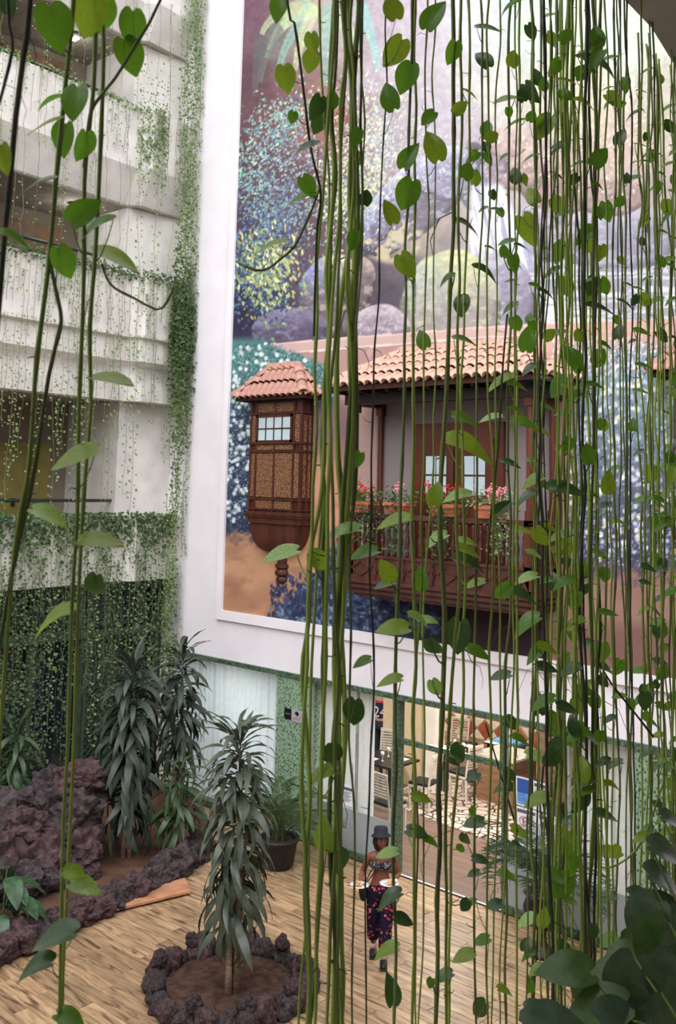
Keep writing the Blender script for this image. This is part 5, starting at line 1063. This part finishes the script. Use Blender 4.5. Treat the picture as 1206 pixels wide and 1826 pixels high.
# left edge, closest stems
add_vine([(66, -330), (54, 0), (42, 100), (28, 209), (20, 300), (10, 400), (0, 520), (-10, 640)], 11, .95, 'thick dark stem running down to the left edge of the photo', m=2)
add_vine([(142, -330), (131, 0), (118, 139), (101, 313), (84, 498), (66, 636), (56, 780), (48, 860), (26, 980), (5, 1240), (-12, 1500)], 9, 1.15, 'long green stem slanting from the top left down to the left edge', m=0)
add_vine([(176, -330), (171, 0), (167, 157), (153, 279), (150, 366), (150, 455), (147, 577), (141, 727), (138, 918), (129, 1066), (120, 1350), (113, 1466), (106, 1823), (104, 1990)], 8, 1.2, 'left stem of the close pair reaching the bottom left of the photo', m=0)
add_vine([(176, -330), (181, 0), (185, 87), (178, 296), (169, 470), (160, 584), (162, 727), (152, 850), (141, 1044), (131, 1350), (121, 1560), (112, 1745), (106, 1990)], 8, 1.22, 'right stem of the close pair reaching the bottom left of the photo', m=0)
add_vine([(93, 405), (90, 470), (108, 555), (106, 590), (87, 670), (63, 830), (45, 918), (22, 1020), (-6, 1180)], 8, 1.15, 'knobbly green stem joining the slanting left stem', m=1)
add_vine([(310, -120), (286, 0), (244, 77), (205, 140), (167, 188), (157, 226), (150, 300)], 6, 1.2, 'side stem slanting down from the upper left to the close pair', m=1)
add_vine([(182, 470), (190, 495), (205, 514), (240, 532), (279, 552), (297, 540), (310, 512)], 5, 1.22, 'curved leafless tendril in front of the middle balcony', m=1)
add_vine([(20, -300), (14, 0), (20, 60), (22, 90), (8, 150), (-6, 200)], 6, .95, 'short dark side stem in the top left corner', m=2)
bundle = 'thick green vine in the tight bundle between the small bay and the wooden balcony'
for x, w_ in ((562, 6), (569, 8), (578, 8), (585, 9), (592, 8), (599, 7), (604, 10), (610, 11), (616, 10), (622, 9), (629, 8), (635, 7)):
    add_vine(x, w_, edge_depth(x)+random.uniform(-.08, .1), bundle, 'vine bundle left of the wooden balcony', m=random.choice((0, 1, 0)), wob=1.25)
add_vine([(505, -330), (512, 0), (525, 40), (535, 110), (545, 190), (552, 250), (560, 290), (572, 340), (570, 380), (565, 420), (560, 600)], 5, 1.55, 'thin dark stem wandering left of the vine bundle over the painted ferns', m=2)
add_vine([(572, 330), (560, 365), (545, 400), (525, 440), (500, 462), (480, 478), (455, 482), (425, 468)], 5, 1.55, 'long curved tendril ending over the left part of the mural', m=1)
add_vine(656, 4.5, 1.6, 'thin single stem just right of the vine bundle', m=1)
add_vine(665, 4, 1.65, 'second thin stem right of the vine bundle, over the balcony post', m=2)
for x, w_, s in ((725, 7, 'left stem of the pair in front of the balcony eave'), (737, 7, 'right stem of the pair in front of the balcony eave'), (757, 4.5, 'thin stem right of the pair at the balcony, before the left door leaf'), (772, 4, 'thin wavy stem before the left door leaf'), (795, 10, 'thickest dark stem in front of the balcony door'), (804, 7, 'green stem touching the right side of the thickest dark stem'), (825, 6, 'single stem before the right door window'), (856, 5, 'left stem of the pair beside the right door leaf'), (865, 5, 'right stem of the pair beside the right door leaf')):
    add_vine(x, w_, None, s, m=random.choice((0, 1)), wob=1)
add_vine([(905, 560), (898, 640), (893, 720), (889, 790), (882, 860), (872, 960), (868, 1040)], 4.5, 2.1, 'slanting thin stem left of the red balcony post', m=1)
for x, w_ in ((886, 4), (903, 4), (913, 6), (925, 5.5), (944, 4), (955, 4)): add_vine(x, w_, None, 'thin vine in the sparse row before the right half of the balcony', 'sparse vines before the right half of the balcony', m=random.choice((0, 1, 2)))
dense = 'thin green vine in the dense curtain of vines right of the balcony'
for x in (964, 968, 973, 976, 981, 985, 989, 993, 996, 1000, 1004, 1008, 1012, 1016, 1022, 1028, 1031, 1034, 1038, 1042, 1046, 1050, 1055, 1059, 1067, 1074, 1079, 1087): add_vine(x, random.choice((4, 5, 5, 6, 7)), edge_depth(x)+random.uniform(-.3, .25), dense, 'dense vine curtain right of the balcony', m=random.choice((0, 0, 1, 2)), wob=1.3)
for x in (1096, 1104, 1110, 1117, 1124, 1131): add_vine(x, random.choice((3.5, 4, 5)), None, 'thin vine in the looser group between the two dense vine curtains', 'looser vines left of the right edge', m=random.choice((1, 2)), wob=1.3)
for x in (1148, 1153, 1158, 1162, 1166, 1170, 1174, 1178, 1183, 1187, 1191, 1195, 1199, 1203, 1207, 1212): add_vine(x, random.choice((3, 3.5, 4, 4.5)), edge_depth(x)+random.uniform(-.15, .2), 'leafy thin vine in the curtain at the right edge of the photo', 'vine curtain at the right edge', m=random.choice((0, 0, 1)), wob=1.4)

add_vine([(1062, 1170), (1090, 1218), (1125, 1262), (1166, 1314)], 4, 2.9, 'slanting dark side shoot crossing the white wall between the dense vine curtains', m=2)
add_vine([(1182, 1400), (1150, 1492), (1120, 1530), (1085, 1548), (1055, 1542)], 4, 2.9, 'curved leafless tendril over the right green pillar', m=0)
add_vine([(866, 1290), (884, 1350), (906, 1424), (924, 1484)], 3.5, 2.3, 'slanting dark side shoot before the restaurant floor, left of the posters', m=2)

def vpx(v, y):
    P = v['px']; ysn = [p[1] for p in P]
    if y < min(ysn) or y > max(ysn): return None
    for i in range(len(P)-1):
        a, b = P[i], P[i+1]
        if min(a[1], b[1]) <= y <= max(a[1], b[1]) and a[1] != b[1]: s = (y-a[1])/(b[1]-a[1]); return a[0]+(b[0]-a[0])*s, v['p'][i].lerp(v['p'][i+1], s)
def add_leaf(px, py, size, kind='', m=None, dd=0):
    """size in pixels of the leaf's length; kind: w = seen almost edge-on, u = tip up, d = tip down"""
    best = None
    for v in VINES:
        h = vpx(v, py)
        if h is None: continue
        sc_ = abs(h[0]-px)+(25 if len(v['lv']) > 12 else 0)+(12 if abs(h[0]-px) < 4 else 0)
        if best is None or sc_ < best[0]: best = (sc_, v, h)
    if best is None: return
    _, v, (hx, hp) = best; d = (hp-CAM).dot(f_); off = -.025 if random.random() < .6 else .03; d2 = max(.5, d+off+dd); c = atd(px, py, d2); L = size*1.08*d2/FPX
    side = 1 if px > hx else -1; tc_ = (c-CAM).normalized()
    if 'w' in kind:
        a = random.uniform(-.25, .35); tip = r_*(side*math.cos(a))-u_*math.sin(abs(a))+f_*random.uniform(-.25, .1); nrm = u_*.93-tc_*random.uniform(.22, .5)
    else:
        up = 1 if ('u' in kind or ('d' not in kind and random.random() < .35)) else -1; a = random.uniform(-.7, .7)+side*.25*up; tip = u_*(up*math.cos(a))+r_*math.sin(a)+f_*random.uniform(-.3, .3); nrm = -tc_+u_*random.uniform(-.1, .5)+r_*random.uniform(-.5, .5)
    tip.normalize(); x = tip.cross(nrm).normalized(); n = x.cross(tip).normalized(); b = c-tip*L*.45
    mt = Matrix.Identity(4)
    for i in range(3): mt[i][0] = x[i]*L; mt[i][1] = tip[i]*L; mt[i][2] = n[i]*L; mt[i][3] = b[i]
    j = m if m is not None else random.choice((0, 0, 0, 1, 2) if c.z > 5.6 else (0, 2, 0, 1, 2))
    # petiole from a node a little lower on the stem
    k = min(range(len(v['dense'])), key=lambda i: (v['dense'][i]-(b-Vector((0, 0, .02+L*.35)))).length); nd = v['dense'][k]
    mid = (nd+b)/2+Vector((0, 0, -.25*(b-nd).length)); r = v['r']*.42; v['q'].k = 0; v['q'].tube([nd, nd.lerp(mid, .6)+(b-nd)*.05, mid.lerp(b, .5), b+n*L*.0], [r, r*.9, r*.75, r*.6], 5)
    v['lv'].append((LMH[j][random.randrange(4)], mt))
LV_ = [(98,45,78,'d'),(160,25,74,'d'),(235,48,56,''),(232,100,62,''),(93,175,50,'w'),(133,182,60,'d'),(80,222,62,'w'),(112,247,54,''),(150,262,52,''),(68,325,60,'w'),(4,280,46,''),(150,375,60,''),(172,400,62,'w'),(205,458,82,'w'),(115,468,56,'d'),(18,418,54,'w'),(15,10,40,''),(182,30,60,'d'),(200,676,72,'w',1),(133,815,80,'w',1),(88,918,62,'w',3),(180,965,70,'w',1),(168,1046,48,'',2),(92,1100,78,'w',1),(133,1557,40,'w',1),(152,1580,52,'w',3),(95,1668,76,'w',2),(60,1722,66,'w',2),(125,1815,50,'w'),
(497,13,44,'d'),(510,140,44,'d'),(522,209,22,'d'),(547,261,44,'w'),(537,350,54,'w'),(550,332,38,''),(480,438,56,'w',1),(566,190,40,''),(570,217,42,'d'),(557,77,34,''),(554,110,36,''),(594,175,32,''),(634,246,32,''),(634,286,28,''),(653,351,30,''),(630,428,32,''),(700,13,42,'u'),(704,93,52,'d'),(724,138,50,''),(694,172,46,'u'),(774,25,54,'u'),(729,277,46,'u'),(774,260,52,'u',1),(726,347,52,'d'),(697,378,40,'u',1),(725,473,44,'d',1),(808,94,38,''),(862,104,38,''),(871,50,42,'w'),(764,210,30,''),(821,192,28,''),(838,164,30,'w'),(868,227,30,''),(834,304,32,'u'),(834,398,44,'w'),(798,495,28,'w'),(865,481,42,'w'),(824,545,36,''),(948,57,28,''),(982,27,34,'w'),(911,7,34,'w'),(901,177,38,'w'),(945,164,36,''),(958,137,26,''),(918,217,38,'w'),(968,227,44,''),(949,349,34,'u'),(943,409,52,'d',1),(905,431,32,'w'),(918,311,32,''),(998,261,34,'w'),(1062,104,64,'w',2),(1065,64,36,''),(1107,244,28,''),(1075,548,52,'w',2),(915,461,34,'w'),(828,605,38,'w'),(941,605,40,''),(921,578,30,''),(754,605,32,'u'),(915,104,30,''),(1042,180,34,'w'),(1005,381,34,'w'),(1005,167,30,''),(1095,177,32,''),
(896,677,52,'w'),(924,687,34,'w'),(945,656,30,'w'),(829,746,42,'w'),(876,744,38,'w',3),(934,753,42,'w'),(924,731,30,'w'),(835,792,78,'w',1),(911,826,34,'w'),(951,856,38,'w',1),(957,822,32,'w'),(777,881,40,'u',1),(817,883,48,'w',3),(896,904,32,''),(941,883,36,'w'),(703,928,56,'w',1),(650,985,46,'w'),(612,945,56,'w',3),(638,820,28,''),(636,885,26,'w'),(690,1018,40,'u',1),(686,1041,34,'w'),(751,1032,36,'u'),(779,959,38,'w',3),(836,982,42,'w',1),(838,1001,52,'w',2),(833,965,34,'w',1),(932,946,38,'w',1),(957,988,34,'w',3),(964,957,34,''),(939,1030,38,'w',3),(932,1059,46,'w'),(701,1120,54,'w',1),(747,1101,36,'w',3),(764,1106,32,'w',3),(817,1135,56,'d'),(775,1156,40,'d',2),(852,1163,42,'w'),(939,1110,50,'w'),(960,1160,44,'w'),(896,1055,36,''),(846,1041,36,'w'),(1012,872,60,'w',2),(997,690,40,''),
(631,1271,48,'d',2),(695,1213,42,'w',1),(777,1227,32,'',3),(592,1346,42,'d',2),(573,1379,54,'w',1),(603,1539,50,'d',2),(694,1600,44,'w',2),(690,1522,36,'w',3),(689,1693,42,'w',1),(700,1768,42,'u',2),(752,1423,34,'w',1),(744,1484,36,'w'),(957,1426,44,'w',1),(929,1484,36,'w'),(846,1467,36,'w',2),(857,1533,28,'w',2),(1092,1520,38,'w',1),(578,1490,50,'u',1),(893,1205,36,'w'),(960,1252,38,'',2),(827,1705,38,'w'),(855,1798,34,'',2),(860,1677,28,'w'),(960,1351,42,'w',3),(816,1346,40,'d',2),(500,988,60,'w',3),(570,1000,44,'d',1),(770,1500,30,'w'),(905,1560,30,'w'),(940,1640,34,'w',3),(720,1640,34,'w'),(790,1740,34,'w'),(646,1180,32,'w'),(1000,1580,48,'',0),(985,1640,40,'',2),(1010,1690,40,'w',2),(1025,1300,44,'w'),(1035,1430,40,''),(1050,1310,40,'w')]
for e in LV_: add_leaf(e[0], e[1], e[2], e[3], e[4] if len(e) > 4 else None)
def scatter(n, x0, x1, y0, y1, a, b, kinds):
    for _ in range(n): add_leaf(random.uniform(x0, x1), random.uniform(y0, y1), random.uniform(a, b), random.choice(kinds))
scatter(85, 966, 1092, 20, 1150, 20, 38, ('', 'w', 'w', 'd')); scatter(44, 966, 1100, 1150, 1720, 22, 42, ('', 'w', 'w')); scatter(120, 1144, 1214, 120, 1500, 14, 30, ('', 'w', 'w')); scatter(26, 1095, 1145, 150, 1300, 16, 28, ('', 'w')); scatter(30, 840, 965, 150, 600, 16, 30, ('', 'w')); scatter(22, 760, 960, 1200, 1780, 18, 30, ('w', ''))
for v in VINES:
    t = v['dense'][0]; o = thing('hanging_vine', t, v['label'], 'vine', v['group']); v['q'].build('stem', [stm[v['m']], stm[2]], o, True)
    for me_, mt in v['lv']: inst('leaf', me_, o, Matrix.Translation(-Vector(t))@mt)
# ================================================================== broad dark pothos on the near parapet, lower right
dkl = [leafmat('broad_pothos_leaf', (84, 106, 88), (58, 80, 60), .3, .2, (80, 110, 50), s=4), leafmat('broad_pothos_leaf_green', (76, 104, 56), (50, 78, 40), .32, .3, (90, 120, 40), s=4)]
DK = {j: [heart(dkl[j], s, .1+.04*s, .2+.14*s, .82, .2) for s in range(3)] for j in range(2)}
base = Vector((-.38, 1.5, 4.9)); t = thing('pothos_plant', base, 'broad-leaved dark pothos plant filling the lower right corner of the photo', 'plant')
q = MB()
for k, (x, y, s, d, ki) in enumerate([(1009,1727,92,1.7,'w'),(1150,1650,100,1.8,''),(1192,1568,80,1.9,'w'),(1172,1695,112,1.75,'d'),(1120,1758,110,1.7,'d'),(1192,1762,118,1.65,''),(1062,1800,112,1.65,'w'),(1000,1832,120,1.6,'w'),(1130,1836,130,1.6,'w'),(1085,1735,80,1.8,'w'),(1205,1826,130,1.55,''),(1196,1622,86,1.85,'w'),(1108,1706,70,1.85,'w'),(1148,1600,50,1.95,'w'),(1190,1515,64,1.95,'w'),(1040,1765,60,1.8,''),(1160,1800,100,1.7,'w'),(1090,1790,70,1.75,'d'),(1180,1730,80,1.85,'w'),(960,1800,46,1.75,'w'),(1212,1690,100,1.7,''),(1135,1690,70,1.9,''),(1070,1828,90,1.7,''),(1200,1460,44,2.0,'w')]):
    c = atd(x, y, d); L = s*1.05*d/FPX; sd = -1 if k % 3 else 1; tc_ = (c-CAM).normalized()
    if ki == 'w': tip = -r_*sd*(-1)*-1+u_*random.uniform(-.3, .1)+f_*random.uniform(-.2, .2); nrm = u_*.9-tc_*.5
    else: tip = -u_+r_*random.uniform(-.8, .5); nrm = -tc_+u_*.5+r_*random.uniform(-.4, .4)
    tip.normalize(); xx = tip.cross(nrm).normalized(); n = xx.cross(tip).normalized(); b = c-tip*L*.45; mt = Matrix.Identity(4)
    for i in range(3): mt[i][0] = xx[i]*L; mt[i][1] = tip[i]*L; mt[i][2] = n[i]*L; mt[i][3] = b[i]
    inst('leaf', DK[0 if k % 3 else 1][k % 3], t, Matrix.Translation(-base)@mt)
    q.tube([base, base.lerp(b, .4)+Vector((-.02, 0, .05)), b.lerp(base, .15)+Vector((0, 0, -.03)), b], [.004, .0035, .003, .0025], 5)
q.build('stems', stm[1], t, True)
